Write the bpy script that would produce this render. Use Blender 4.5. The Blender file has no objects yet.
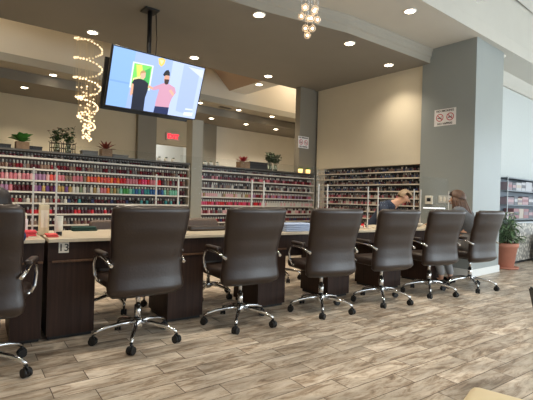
import bpy, bmesh, math, random
from mathutils import Vector, Matrix
random.seed(7)
S = bpy.context.scene
COL = S.collection
PI = math.pi
CAM = Vector((0, 0, 1.10))

# ------------------------------------------------------------------ materials
def lin(c):
    return tuple(((x/255)/12.92 if x/255 <= .04045 else ((x/255+.055)/1.055)**2.4) for x in c) + (1,)
MATS = {}
def mat(name, rgb, rough=.5, metal=0, spec=.5, emit=None, estr=0, noise=0, nscale=20, bump=0, coat=0, alpha=None, trans=0, ior=1.45):
    if name in MATS: return MATS[name]
    m = bpy.data.materials.new(name); m.use_nodes = True
    nt = m.node_tree; b = nt.nodes['Principled BSDF']
    col = lin(rgb)
    b.inputs['Base Color'].default_value = col
    b.inputs['Roughness'].default_value = rough
    b.inputs['Metallic'].default_value = metal
    b.inputs['Specular IOR Level'].default_value = spec
    b.inputs['Coat Weight'].default_value = coat
    b.inputs['Transmission Weight'].default_value = trans
    b.inputs['IOR'].default_value = ior
    if emit:
        b.inputs['Emission Color'].default_value = lin(emit); b.inputs['Emission Strength'].default_value = estr
    if noise or bump:
        tc = nt.nodes.new('ShaderNodeTexCoord'); n = nt.nodes.new('ShaderNodeTexNoise')
        n.inputs['Scale'].default_value = nscale; n.inputs['Detail'].default_value = 4
        nt.links.new(tc.outputs['Object'], n.inputs['Vector'])
        if noise:
            r = nt.nodes.new('ShaderNodeValToRGB')
            r.color_ramp.elements[0].position = .3; r.color_ramp.elements[1].position = .7
            r.color_ramp.elements[0].color = tuple(c*(1-noise) for c in col[:3])+(1,)
            r.color_ramp.elements[1].color = tuple(min(1, c*(1+noise)) for c in col[:3])+(1,)
            nt.links.new(n.outputs['Fac'], r.inputs['Fac']); nt.links.new(r.outputs['Color'], b.inputs['Base Color'])
        if bump:
            bp = nt.nodes.new('ShaderNodeBump'); bp.inputs['Strength'].default_value = bump; bp.inputs['Distance'].default_value = .01
            nt.links.new(n.outputs['Fac'], bp.inputs['Height']); nt.links.new(bp.outputs['Normal'], b.inputs['Normal'])
    MATS[name] = m
    return m

def acrylic():
    m = bpy.data.materials.new('clear_acrylic'); m.use_nodes = True; nt = m.node_tree
    nt.nodes.clear(); o = nt.nodes.new('ShaderNodeOutputMaterial'); mx = nt.nodes.new('ShaderNodeMixShader')
    t = nt.nodes.new('ShaderNodeBsdfTransparent'); g = nt.nodes.new('ShaderNodeBsdfGlossy'); g.inputs['Roughness'].default_value = .06
    t.inputs['Color'].default_value = (.96, .97, .97, 1); g.inputs['Color'].default_value = (.9, .95, 1, 1)
    f = nt.nodes.new('ShaderNodeFresnel'); f.inputs['IOR'].default_value = 1.045
    nt.links.new(f.outputs[0], mx.inputs[0]); nt.links.new(t.outputs[0], mx.inputs[1]); nt.links.new(g.outputs[0], mx.inputs[2])
    nt.links.new(mx.outputs[0], o.inputs[0]); return m
ACRYL = acrylic()

def floor_mat():
    m = bpy.data.materials.new('wood_look_plank_tile'); m.use_nodes = True; nt = m.node_tree; L = nt.links
    b = nt.nodes['Principled BSDF']
    tc = nt.nodes.new('ShaderNodeTexCoord'); mp = nt.nodes.new('ShaderNodeMapping')
    mp.inputs['Rotation'].default_value = (0, 0, math.radians(4.2))
    L.new(tc.outputs['Object'], mp.inputs['Vector'])
    br = nt.nodes.new('ShaderNodeTexBrick'); br.offset = .34; br.offset_frequency = 2; br.squash = 1
    br.inputs['Scale'].default_value = 1; br.inputs['Brick Width'].default_value = .62; br.inputs['Row Height'].default_value = .155
    br.inputs['Mortar Size'].default_value = .0026; br.inputs['Mortar Smooth'].default_value = .2; br.inputs['Bias'].default_value = 0
    br.inputs['Color1'].default_value = (0, 0, 0, 1); br.inputs['Color2'].default_value = (1, 1, 1, 1); br.inputs['Mortar'].default_value = (.5, .5, .5, 1)
    L.new(mp.outputs[0], br.inputs['Vector'])
    # per-plank offset for the grain
    sc = nt.nodes.new('ShaderNodeVectorMath'); sc.operation = 'SCALE'; sc.inputs['Scale'].default_value = 9
    L.new(br.outputs['Color'], sc.inputs[0])
    ad = nt.nodes.new('ShaderNodeVectorMath'); ad.operation = 'ADD'; L.new(mp.outputs[0], ad.inputs[0]); L.new(sc.outputs[0], ad.inputs[1])
    st = nt.nodes.new('ShaderNodeMapping'); st.inputs['Scale'].default_value = (1.6, 6.5, 1); L.new(ad.outputs[0], st.inputs['Vector'])
    n1 = nt.nodes.new('ShaderNodeTexNoise'); n1.inputs['Scale'].default_value = 2.6; n1.inputs['Detail'].default_value = 9; n1.inputs['Roughness'].default_value = .72; n1.inputs['Distortion'].default_value = .7
    L.new(st.outputs[0], n1.inputs['Vector'])
    r1 = nt.nodes.new('ShaderNodeValToRGB'); e = r1.color_ramp.elements
    e[0].position = .28; e[0].color = lin((104, 90, 78)); e[1].position = .70; e[1].color = lin((224, 216, 204))
    x = e.new(.42); x.color = lin((166, 149, 130)); x = e.new(.52); x.color = lin((200, 189, 173))
    L.new(n1.outputs['Fac'], r1.inputs['Fac'])
    # blotchy worn areas
    s2 = nt.nodes.new('ShaderNodeMapping'); s2.inputs['Scale'].default_value = (2.2, 6, 1); L.new(ad.outputs[0], s2.inputs['Vector'])
    n2 = nt.nodes.new('ShaderNodeTexNoise'); n2.inputs['Scale'].default_value = 1.2; n2.inputs['Detail'].default_value = 3; L.new(s2.outputs[0], n2.inputs['Vector'])
    r2 = nt.nodes.new('ShaderNodeValToRGB'); e = r2.color_ramp.elements
    e[0].position = .35; e[0].color = (.62, .6, .58, 1); e[1].position = .62; e[1].color = (1.08, 1.06, 1.04, 1)
    L.new(n2.outputs['Fac'], r2.inputs['Fac'])
    mu = nt.nodes.new('ShaderNodeMixRGB'); mu.blend_type = 'MULTIPLY'; mu.inputs[0].default_value = .8
    L.new(r1.outputs[0], mu.inputs[1]); L.new(r2.outputs[0], mu.inputs[2])
    # plank to plank tone
    r3 = nt.nodes.new('ShaderNodeValToRGB'); e = r3.color_ramp.elements
    e[0].color = (.66, .64, .62, 1); e[1].color = (1.14, 1.13, 1.12, 1)
    L.new(br.outputs['Color'], r3.inputs['Fac'])
    m2 = nt.nodes.new('ShaderNodeMixRGB'); m2.blend_type = 'MULTIPLY'; m2.inputs[0].default_value = .9
    L.new(mu.outputs[0], m2.inputs[1]); L.new(r3.outputs[0], m2.inputs[2])
    m3 = nt.nodes.new('ShaderNodeMixRGB'); m3.inputs[2].default_value = lin((78, 64, 54)); L.new(br.outputs['Fac'], m3.inputs[0]); L.new(m2.outputs[0], m3.inputs[1])
    L.new(m3.outputs[0], b.inputs['Base Color'])
    b.inputs['Roughness'].default_value = .42; b.inputs['Specular IOR Level'].default_value = .45
    bp = nt.nodes.new('ShaderNodeBump'); bp.inputs['Strength'].default_value = .25; bp.inputs['Distance'].default_value = .004
    L.new(n1.outputs['Fac'], bp.inputs['Height']); L.new(bp.outputs[0], b.inputs['Normal'])
    return m

def veneer(name, a, b_, rough=.35):
    m = bpy.data.materials.new(name); m.use_nodes = True; nt = m.node_tree; L = nt.links; b = nt.nodes['Principled BSDF']
    tc = nt.nodes.new('ShaderNodeTexCoord'); mp = nt.nodes.new('ShaderNodeMapping'); mp.inputs['Scale'].default_value = (30, 30, 1.5)
    n = nt.nodes.new('ShaderNodeTexNoise'); n.inputs['Scale'].default_value = 1.5; n.inputs['Detail'].default_value = 6
    L.new(tc.outputs['Object'], mp.inputs[0]); L.new(mp.outputs[0], n.inputs['Vector'])
    r = nt.nodes.new('ShaderNodeValToRGB'); r.color_ramp.elements[0].position = .35; r.color_ramp.elements[1].position = .65
    r.color_ramp.elements[0].color = lin(a); r.color_ramp.elements[1].color = lin(b_)
    L.new(n.outputs['Fac'], r.inputs['Fac']); L.new(r.outputs[0], b.inputs['Base Color']); b.inputs['Roughness'].default_value = rough; b.inputs['Specular IOR Level'].default_value = .25
    return m

def attr_mat():
    m = bpy.data.materials.new('assorted_bottle_lacquer'); m.use_nodes = True; nt = m.node_tree; b = nt.nodes['Principled BSDF']
    a = nt.nodes.new('ShaderNodeAttribute'); a.attribute_name = 'lacquer'
    nt.links.new(a.outputs['Color'], b.inputs['Base Color']); b.inputs['Roughness'].default_value = .3
    return m

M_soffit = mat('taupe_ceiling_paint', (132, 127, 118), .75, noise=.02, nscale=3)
M_ceil = mat('grey_ceiling_paint', (196, 192, 182), .8, noise=.02, nscale=3)
M_white = mat('white_ceiling_paint', (222, 220, 214), .8, noise=.02, nscale=3)
M_farceil = mat('warm_grey_ceiling_paint', (172, 166, 152), .8, noise=.02, nscale=3)
M_cream = mat('cream_wall_paint', (214, 204, 182), .7, noise=.015, nscale=4)
M_farwall = mat('beige_wall_paint', (196, 184, 158), .75, noise=.02, nscale=3)
M_farwhite = mat('ivory_wall_paint', (236, 233, 224), .75, noise=.02, nscale=3)
M_grey = mat('grey_wall_paint', (138, 133, 121), .6, noise=.02, nscale=5)
M_pillar = mat('blue_grey_wall_paint', (146, 151, 149), .45, noise=.02, nscale=2)
M_base = mat('white_baseboard', (225, 225, 222), .4)
M_shelfw = mat('white_shelf_enamel', (214, 204, 188), .35)
M_rackback = mat('rack_back_panel', (88, 66, 58), .5, noise=.1, nscale=8)
M_rackdark = mat('dark_rack_back_panel', (62, 62, 64), .5)
M_ledge = mat('grey_ledge_laminate', (88, 82, 74), .45, noise=.05, nscale=6)
M_leather = mat('dark_brown_leather', (46, 33, 26), .36, spec=.7, noise=.06, nscale=60, bump=.08)
M_chrome = mat('polished_chrome', (225, 225, 225), .12, 1)
M_black = mat('black_plastic', (22, 22, 23), .4)
M_desk = veneer('espresso_wood_veneer', (42, 27, 20), (56, 37, 28), .55)
M_deskedge = veneer('walnut_edge_strip', (88, 64, 48), (108, 80, 60))
M_top = mat('cream_laminate_top', (214, 200, 176), .25, noise=.04, nscale=30)
M_spot = mat('downlight_lens', (255, 240, 215), .4, emit=(255, 236, 205), estr=14)
M_trim = mat('white_trim_ring', (240, 238, 230), .5, emit=(255, 240, 215), estr=0)
M_leafd = mat('dark_green_leaf', (56, 78, 44), .5, noise=.25, nscale=25)
M_leafb = mat('bright_green_leaf', (70, 130, 52), .5, noise=.2, nscale=25)
M_leafr = mat('red_leaf', (150, 34, 44), .5, noise=.25, nscale=25)
M_leafm = mat('maroon_green_leaf', (120, 52, 40), .5, noise=.3, nscale=15)
M_euca = mat('sage_eucalyptus_leaf', (84, 96, 72), .6, noise=.2, nscale=20)
M_petal = mat('dusty_pink_petal', (176, 140, 126), .7)
M_woodbox = mat('weathered_wood_box', (140, 110, 82), .7, noise=.25, nscale=12)
M_wire = mat('dark_bronze_wire', (60, 50, 42), .4, .6)
M_ceramic = mat('white_ceramic', (226, 220, 208), .3)
M_terra = mat('terracotta_clay', (184, 122, 100), .7, noise=.08, nscale=10)
M_soil = mat('potting_soil', (50, 38, 30), .9, bump=.6, nscale=60)
M_skin = mat('skin_tone', (206, 158, 132), .5)
M_charcoal = mat('charcoal_box_finish', (40, 39, 40), .5)
M_glassv = mat('clear_vase_glass', (235, 245, 240), .03, trans=1)

# ------------------------------------------------------------------ mesh helpers
def B(): return bmesh.new()
def box(bm, x0, x1, y0, y1, z0, z1, mi=0, bev=0):
    b2 = bmesh.new() if bev else bm
    vs = [b2.verts.new((x, y, z)) for x in (x0, x1) for y in (y0, y1) for z in (z0, z1)]
    fs = []
    for q in ((0, 1, 3, 2), (4, 6, 7, 5), (0, 4, 5, 1), (2, 3, 7, 6), (0, 2, 6, 4), (1, 5, 7, 3)):
        f = b2.faces.new([vs[i] for i in q]); f.material_index = mi; fs.append(f)
    if bev:
        bmesh.ops.bevel(b2, geom=list(b2.edges), offset=bev, segments=3, profile=.5, affect='EDGES')
        for f in b2.faces: f.material_index = mi
        me = bpy.data.meshes.new('tmp'); b2.to_mesh(me); b2.free(); bm.from_mesh(me); bpy.data.meshes.remove(me)
def prism(bm, pts, z0, z1, mi=0):
    lo = [bm.verts.new((p[0], p[1], z0)) for p in pts]; hi = [bm.verts.new((p[0], p[1], z1)) for p in pts]
    n = len(pts)
    f = bm.faces.new(list(reversed(lo))); f.material_index = mi; f = bm.faces.new(hi); f.material_index = mi
    for i in range(n):
        f = bm.faces.new((lo[i], lo[(i+1) % n], hi[(i+1) % n], hi[i])); f.material_index = mi
def tube(bm, pts, r, n=10, mi=0, cap=True):
    pts = [Vector(p) for p in pts]; rs = r if isinstance(r, (list, tuple)) else [r]*len(pts)
    rings = []; prev = None
    for i, p in enumerate(pts):
        a = pts[max(i-1, 0)]; b_ = pts[min(i+1, len(pts)-1)]
        d = (b_-a).normalized()
        if prev is None:
            u = Vector((0, 0, 1)) if abs(d.z) < .9 else Vector((1, 0, 0))
            u = (u-d*u.dot(d)).normalized()
        else:
            u = (prev-d*prev.dot(d)).normalized()
        prev = u; v = d.cross(u)
        rings.append([bm.verts.new(p+(u*math.cos(2*PI*k/n)+v*math.sin(2*PI*k/n))*rs[i]) for k in range(n)])
    for i in range(len(rings)-1):
        for k in range(n):
            f = bm.faces.new((rings[i][k], rings[i][(k+1) % n], rings[i+1][(k+1) % n], rings[i+1][k])); f.smooth = True; f.material_index = mi
    if cap:
        f = bm.faces.new(list(reversed(rings[0]))); f.material_index = mi; f = bm.faces.new(rings[-1]); f.material_index = mi
def lathe(bm, prof, c=(0, 0, 0), n=20, mi=0):
    rings = []
    for r, z in prof:
        rings.append([bm.verts.new((c[0]+r*math.cos(2*PI*k/n), c[1]+r*math.sin(2*PI*k/n), c[2]+z)) for k in range(n)])
    for i in range(len(rings)-1):
        for k in range(n):
            f = bm.faces.new((rings[i][k], rings[i][(k+1) % n], rings[i+1][(k+1) % n], rings[i+1][k])); f.smooth = True; f.material_index = mi
    f = bm.faces.new(list(reversed(rings[0]))); f.material_index = mi
    f = bm.faces.new(rings[-1]); f.material_index = mi
def sphere(bm, c, r, u=12, v=8, mi=0, sc=(1, 1, 1)):
    res = bmesh.ops.create_uvsphere(bm, u_segments=u, v_segments=v, radius=r)
    for w in res['verts']:
        w.co = Vector((w.co.x*sc[0], w.co.y*sc[1], w.co.z*sc[2]))+Vector(c)
        for f in w.link_faces: f.smooth = True; f.material_index = mi
def leaf(bm, p, d, ln, w, droop=.3, mi=0, seg=4, fold=.25):
    """a leaf blade: a tapering folded strip with a little thickness from its ridge"""
    p = Vector(p); d = Vector(d).normalized(); side = d.cross(Vector((0, 0, 1)))
    if side.length < .05: side = Vector((1, 0, 0))
    side.normalize(); rows = []
    for i in range(seg+1):
        t = i/seg; ww = w*math.sin(PI*min(1, .12+.88*t))**.8 if t < 1 else 0.0005
        c = p+d*ln*t+Vector((0, 0, -droop*ln*t*t))
        rows.append([bm.verts.new(c-side*ww/2+Vector((0, 0, ww*fold))), bm.verts.new(c), bm.verts.new(c+side*ww/2+Vector((0, 0, ww*fold)))])
    for i in range(seg):
        for k in range(2):
            f = bm.faces.new((rows[i][k], rows[i][k+1], rows[i+1][k+1], rows[i+1][k])); f.material_index = mi; f.smooth = True
def obj(name, bm, mats, parent=None, loc=(0, 0, 0), rz=0):
    bmesh.ops.recalc_face_normals(bm, faces=list(bm.faces)) if len(bm.faces) < 60000 else None
    me = bpy.data.meshes.new(name); bm.to_mesh(me); bm.free()
    for m in (mats if isinstance(mats, (list, tuple)) else [mats]): me.materials.append(m)
    o = bpy.data.objects.new(name, me); COL.objects.link(o); o.parent = parent; o.location = loc; o.rotation_euler.z = rz
    return o
def tag(o, label, cat, group=None, kind=None):
    o['label'] = label; o['category'] = cat
    if group: o['group'] = group
    if kind: o['kind'] = kind
    return o
def thing(name, label, cat, loc=(0, 0, 0), rz=0, group=None):
    o = bpy.data.objects.new(name, None); COL.objects.link(o); o.location = loc; o.rotation_euler.z = rz; o.empty_display_size = .1
    return tag(o, label, cat, group)
def struct(name, bm, m):
    o = obj(name, bm, m); o['kind'] = 'structure'; return o
def copy_tree(o, parent=None):
    c = o.copy(); COL.objects.link(c); c.parent = parent
    for ch in list(o.children): copy_tree(ch, c)
    return c
def text_mesh(bm, s, size, M, mi=0, ext=.001, bold=.0, align='CENTER'):
    cu = bpy.data.curves.new('t', 'FONT'); cu.body = s; cu.size = size; cu.extrude = ext; cu.offset = bold
    cu.align_x = align; cu.align_y = 'CENTER'; cu.resolution_u = 2
    o = bpy.data.objects.new('t', cu); COL.objects.link(o)
    dg = bpy.context.evaluated_depsgraph_get(); me = bpy.data.meshes.new_from_object(o.evaluated_get(dg))
    me.transform(M); n0 = len(bm.faces); bm.from_mesh(me); bm.faces.ensure_lookup_table()
    for f in bm.faces[n0:]: f.material_index = mi
    bpy.data.objects.remove(o); bpy.data.meshes.remove(me); bpy.data.curves.remove(cu)
def skin(name, verts, edges, radii, m, parent, sub=2, root=0, extra=None):
    me = bpy.data.meshes.new(name); me.from_pydata([Vector(v) for v in verts], edges, [])
    o = bpy.data.objects.new(name, me); COL.objects.link(o)
    o.modifiers.new('skin', 'SKIN').use_smooth_shade = True
    for i, r in enumerate(radii):
        sv = me.skin_vertices[0].data[i]; sv.radius = (r if isinstance(r, tuple) else (r, r)); sv.use_root = (i == root)
    ms = o.modifiers.new('sub', 'SUBSURF'); ms.levels = sub; ms.render_levels = sub
    dg = bpy.context.evaluated_depsgraph_get(); me2 = bpy.data.meshes.new_from_object(o.evaluated_get(dg)); me2.name = name
    o.modifiers.clear(); o.data = me2; bpy.data.meshes.remove(me)
    me2.materials.clear(); me2.materials.append(m); o.parent = parent
    for p in me2.polygons: p.use_smooth = True
    return o

# vertical faces facing -Y or -X: matrices for lettering
def M_facing_negY(x, y, z): return Matrix.Translation((x, y, z)) @ Matrix.Rotation(PI/2, 4, 'X')
def M_facing_negX(x, y, z): return Matrix.Translation((x, y, z)) @ Matrix.Rotation(-PI/2, 4, 'Z') @ Matrix.Rotation(PI/2, 4, 'X')

# ------------------------------------------------------------------ SETTING
bm = B(); box(bm, -4, 13, -4, 13, -.1, 0); struct('floor', bm, floor_mat())
ZS, ZN, ZH = 3.43, 3.66, 4.62
# low soffit over the counters; far edge and step edge run a touch oblique to the racks
e_far = [(-4, 6.80), (.8, 6.63), (2.2, 6.53), (3.78, 6.48), (5.88, 6.41), (6.56, 6.38)]
e_step = [(-4, 5.0), (3.29, 4.06), (4.52, 3.79), (6.56, 3.66)]
bm = B(); prism(bm, e_step+list(reversed(e_far)), ZS, ZS+.25); struct('ceiling_soffit', bm, M_soffit)
# raised strip between step and bulkhead
bm = B(); prism(bm, [(-4, 2.93), (4.8, 2.86), (6.5, 2.82), (12.9, 2.66), (12.9, 4.2), (6.56, 3.67), (4.52, 3.80), (3.29, 4.07), (-4, 5.01)], ZN, ZN+.2); struct('ceiling_strip', bm, M_ceil)
# cove moulding along the step
bm = B()
def mould(bm, pts, prof):
    rows = []
    for i, p in enumerate(pts):
        rows.append([bm.verts.new((p[0], p[1]-a, z)) for a, z in prof])
    for i in range(len(rows)-1):
        for k in range(len(prof)):
            f = bm.faces.new((rows[i][k], rows[i][(k+1) % len(prof)], rows[i+1][(k+1) % len(prof)], rows[i+1][k]))
    bm.faces.new(list(reversed(rows[0]))); bm.faces.new(rows[-1])
mould(bm, e_step[:-1]+[(6.499, 3.664)], [(0, ZS+.0), (.012, ZS+.0), (.012, ZS+.09), (.03, ZS+.11), (.035, ZS+.17), (.05, ZN-.03), (.055, ZN-.001), (0, ZN-.001)])
struct('trim_1', bm, mat('taupe_moulding_paint', (158, 151, 138), .7))
# bulkhead over the front aisle and the high ceiling
bm = B(); prism(bm, [(-4, 2.93), (4.8, 2.86), (6.5, 2.82), (12.9, 2.66), (12.9, 2.80), (6.5, 2.96), (4.8, 3.0), (-4, 3.07)], ZN+.201, 5.0); struct('wall_bulkhead', bm, M_ceil)
bm = B(); box(bm, -4, 12.9, -3.2, 3.1, ZH+.4, ZH+.6); struct('ceiling_high', bm, M_white)
bm = B(); box(bm, 6.35, 12.9, 2.3, 2.75, ZH-.1, ZH+.399); struct('trim_2', bm, M_white)
bm = B(); box(bm, -4, 6.3, -3.2, 2.85, 4.08, 4.3); struct('ceiling_front', bm, M_white)
# pillar
bm = B(); box(bm, 6.5, 7.5, 2.9, 3.79, 0, ZN); struct('wall_pillar', bm, M_pillar)
bm = B(); box(bm, 6.485, 7.515, 2.885, 2.9, 0, .11); box(bm, 6.485, 6.5, 2.9, 3.79, 0, .11); box(bm, 7.5, 7.515, 2.9, 3.38, 0, .11); struct('baseboard_pillar', bm, M_base)
# right cream wall above and behind the wall rack
bm = B(); box(bm, 6.52, 6.8, 3.79, 6.2, 1.77, ZS); box(bm, 6.66, 6.8, 3.79, 6.2, 0, 1.77); struct('wall_right', bm, M_cream)
# corner column between the two racks
bm = B(); box(bm, 6.0, 6.40, 6.20, 6.34, 1.64, ZS); box(bm, 6.40, 6.8, 6.24, 6.5, 0, ZS); struct('wall_corner_column', bm, mat('taupe_column_paint', (128, 121, 108), .6))
# low wall behind the long rack
bm = B(); box(bm, -3.9, 6.4, 6.28, 6.46, 0, 1.62); struct('wall_back_low', bm, M_grey)
bm = B(); box(bm, -3.9, 3.44, 6.10, 6.50, 1.635, 1.66); box(bm, 3.64, 5.93, 6.10, 6.50, 1.635, 1.66); box(bm, 5.93, 6.4, 6.10, 6.2, 1.635, 1.66); struct('trim_ledge', bm, M_ledge)
bm = B(); box(bm, 3.44, 3.64, 6.06, 6.26, 0, 2.38); struct('wall_post', bm, mat('beige_grey_post_paint', (158, 152, 138), .6))
# the room beyond the racks
FW = 9.4
bm = B(); box(bm, -4, 3.86, FW, FW+.2, 0, 3.0); box(bm, -4, -3.8, 5.0, FW, 0, 4.4); struct('wall_far_left', bm, M_farwall)
bm = B(); box(bm, 3.86, 4.31, FW-.12, FW+.2, 0, 3.0); box(bm, 5.36, 5.98, FW-.12, FW+.2, 0, 3.0); struct('wall_far_column', bm, M_grey)
bm = B(); box(bm, 4.31, 5.36, FW-.05, FW+.2, 2.37, 3.0); struct('wall_far_header', bm, M_farwall)
bm = B(); box(bm, 5.98, 10.4, FW, FW+.2, 0, 3.0); box(bm, 10.2, 10.4, 6.0, FW, 0, 4.4); struct('wall_far_right', bm, M_farwhite)
bm = B(); box(bm, 3.9, 6.0, FW+1.7, FW+1.9, 0, 2.8); box(bm, 3.9, 6.0, FW+.2, FW+1.7, 2.7, 2.8); box(bm, 3.8, 3.9, FW+.2, FW+1.9, 0, 2.8); box(bm, 6.0, 6.1, FW+.2, FW+1.9, 0, 2.8); struct('wall_passage', bm, M_farwhite)
bm = B(); box(bm, -4, 10.4, 8.2, FW+.2, 3.0, 3.32); struct('ceiling_far_low', bm, M_soffit)
bm = B(); box(bm, -4, 10.4, 7.75, 8.199, 3.17, 3.3); struct('ceiling_far_strip', bm, M_farceil)
bm = B(); box(bm, -4, 10.4, 7.75, 7.9, 3.301, 4.4); struct('wall_tray', bm, mat('warm_tray_paint', (218, 208, 190), .8))
bm = B(); box(bm, -4, 10.4, 6.2, 7.9, 4.401, 4.5); struct('ceiling_tray', bm, M_farwhite)
bm = B(); prism(bm, [(-4, 6.79), (6.56, 6.37), (6.56, 6.27), (-4, 6.69)], ZS+.251, 4.4); box(bm, 6.56, 10.4, 6.0, 6.2, 0, 4.4); struct('wall_tray_near', bm, M_farwhite)
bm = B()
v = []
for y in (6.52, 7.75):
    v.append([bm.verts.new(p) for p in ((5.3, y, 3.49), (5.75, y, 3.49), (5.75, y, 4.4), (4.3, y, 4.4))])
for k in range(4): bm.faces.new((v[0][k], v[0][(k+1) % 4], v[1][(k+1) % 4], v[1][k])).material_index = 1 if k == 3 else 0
bm.faces.new(v[0]); bm.faces.new(list(reversed(v[1]))); struct('trim_3', bm, [M_white, mat('shade_toned_beam_paint', (168, 146, 126), .8)])  # left side tinted darker to imitate shade; white underside imitates the lit face
# aisle right of the pillar
bm = B(); box(bm, 7.5, 12.9, 3.40, 3.6, 0, ZN); struct('wall_aisle', bm, mat('pale_blue_wall_paint', (196, 200, 198), .7, noise=.02))
bm = B(); mould(bm, [(7.5, 3.4), (12.9, 3.4)], [(0, 3.44), (.05, 3.44), (.06, 3.52), (.13, ZN-.001), (0, ZN-.001)]); struct('trim_4', bm, M_ceil)
bm = B(); box(bm, 7.515, 12.9, 3.385, 3.4, 0, .11); struct('baseboard_aisle', bm, M_base)
# outer shell
bm = B(); box(bm, -4, -3.8, -3.2, 5.0, 0, 5.1); struct('wall_left', bm, M_farwall)
bm = B(); box(bm, 12.9, 13.1, -3.2, -2.8, 0, 5.1); box(bm, 12.9, 13.1, 2.4, 3.6, 0, 5.1); box(bm, 12.9, 13.1, -2.8, 2.4, 0, .4); box(bm, 12.9, 13.1, -2.8, 2.4, 3.1, 5.1); struct('wall_end', bm, M_cream)
bm = B()
for y in (-2.8, -.23, 2.34): box(bm, 12.96, 13.02, y, y+.06, .4, 3.1)
for z in (.4, 3.04): box(bm, 12.96, 13.02, -2.74, -.23, z, z+.06); box(bm, 12.96, 13.02, -.17, 2.34, z, z+.06)
struct('window_5', bm, M_black)
bm = B()
box(bm, -4, 13, -3.4, -3.2, 0, .5); box(bm, -4, 13, -3.4, -3.2, 3.0, 5.1)
for a, b_ in ((-4, -2.5), (.5, 1.0), (4.0, 4.4), (7.6, 8.0), (11.4, 13)): box(bm, a, b_, -3.4, -3.2, .5, 3.0)
struct('wall_front', bm, M_cream)
for i, (a, b_) in enumerate(((-2.5, .5), (1.0, 4.0), (4.4, 7.6), (8.0, 11.4))):
    bm = B()
    for x in (a, (a+b_)/2-.03, b_-.06): box(bm, x, x+.06, -3.33, -3.27, .5, 3.0)
    for z in (.5, 2.94): box(bm, a+.06, b_-.06, -3.33, -3.27, z, z+.06)
    struct('window_%d' % (i+1), bm, M_black)
bm = B(); box(bm, 5.20, 5.50, 7.93, 8.05, 3.160, 3.169)
for k in range(5): box(bm, 5.21, 5.49, 7.94+k*.022, 7.948+k*.022, 3.156, 3.160)
tag(obj('air_vent', bm, mat('dark_vent_metal', (90, 84, 76), .5)), 'small dark air vent on the far ceiling strip between two downlights', 'vent')

# ------------------------------------------------------------------ downlights
def downlight(x, y, z, label, energy, ring=.085, group=None, col=(1, .87, .69), size=2.0):
    t = thing('downlight', label, 'ceiling light', (x, y, z), 0, group)
    bm = B(); lathe(bm, [(ring, -.0005), (ring, -.008), (ring*.78, -.012), (ring*.76, -.001)], n=24); obj('trim_ring', bm, M_trim, t)
    bm = B(); lathe(bm, [(ring*.75, -.001), (ring*.75, -.010), (ring*.5, -.014)], n=24); obj('lens', bm, M_spot, t)
    l = bpy.data.lights.new('spot', 'SPOT'); l.energy = energy; l.color = col; l.spot_size = size; l.spot_blend = 1.0; l.shadow_soft_size = .06
    lo = bpy.data.objects.new('spot', l); COL.objects.link(lo); lo.parent = t; lo.location = (0, 0, -.03)
    return t
G1 = 'recessed downlights in the low grey ceiling'
EN = 105
downlight(1.89, 6.26, ZS, 'round downlight in low grey ceiling, beside the top of the spiral bead chandelier', EN, group=G1)
downlight(3.50, 6.18, ZS, 'round downlight in low grey ceiling, just right of the television top corner', EN, group=G1)
downlight(5.05, 6.11, ZS, 'round downlight in low grey ceiling, far row, closest to the corner column', EN, group=G1)
downlight(3.27, 3.99+.18, ZS, 'round downlight in low grey ceiling, nearest one, left of the glass globe chandelier', EN, group=G1)
downlight(4.84, 4.0, ZS, 'round downlight in low grey ceiling, below the ceiling step, in the middle of its row', EN, group=G1)
downlight(6.08, 4.17, ZS, 'round downlight in low grey ceiling, nearest to the cream wall and the big pillar', EN*.6, group=G1)
downlight(4.99, 3.115, ZN, 'round downlight in the raised ceiling strip beside the big pillar', 60, group=None)
downlight(5.42, 6.85, 3.49, 'round downlight under the slanted bulkhead beyond the low ceiling edge', 50)
G2 = 'downlights in the far ceiling strip'; G3 = 'downlights in the lowest far ceiling'
for x, y, lb in ((1.78, 8.02, 'small downlight in far ceiling strip, on the far left beside the spiral chandelier'),
                 (4.71, 8.0, 'small downlight in far ceiling strip, touching the television right edge'),
                 (5.72, 7.97, 'small downlight in far ceiling strip, in the middle above the ivory wall'),
                 (6.74, 7.96, 'small downlight in far ceiling strip, closest to the corner column')):
    downlight(x, y, 3.17, lb, 60, .07, G2)
for x, y, lb in ((1.45, 8.62, 'small downlight in lowest far ceiling, leftmost of its row'),
                 (2.39, 8.62, 'small downlight in lowest far ceiling, seen through the spiral bead chandelier'),
                 (5.35, 8.55, 'small downlight in lowest far ceiling, just right of the television'),
                 (6.38, 8.55, 'small downlight in lowest far ceiling, above the middle of the ivory wall'),
                 (7.38, 8.55, 'small downlight in lowest far ceiling, rightmost beside the corner column')):
    downlight(x, y, 3.0, lb, 85, .07, G3)
bm = B(); lathe(bm, [(.06, -.0005), (.06, -.02), (.045, -.035), (.02, -.036)], (7.62, 2.98, ZN)); tag(obj('smoke_detector', bm, M_ceramic), 'small round white detector on ceiling right of the pillar', 'smoke detector')

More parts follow.
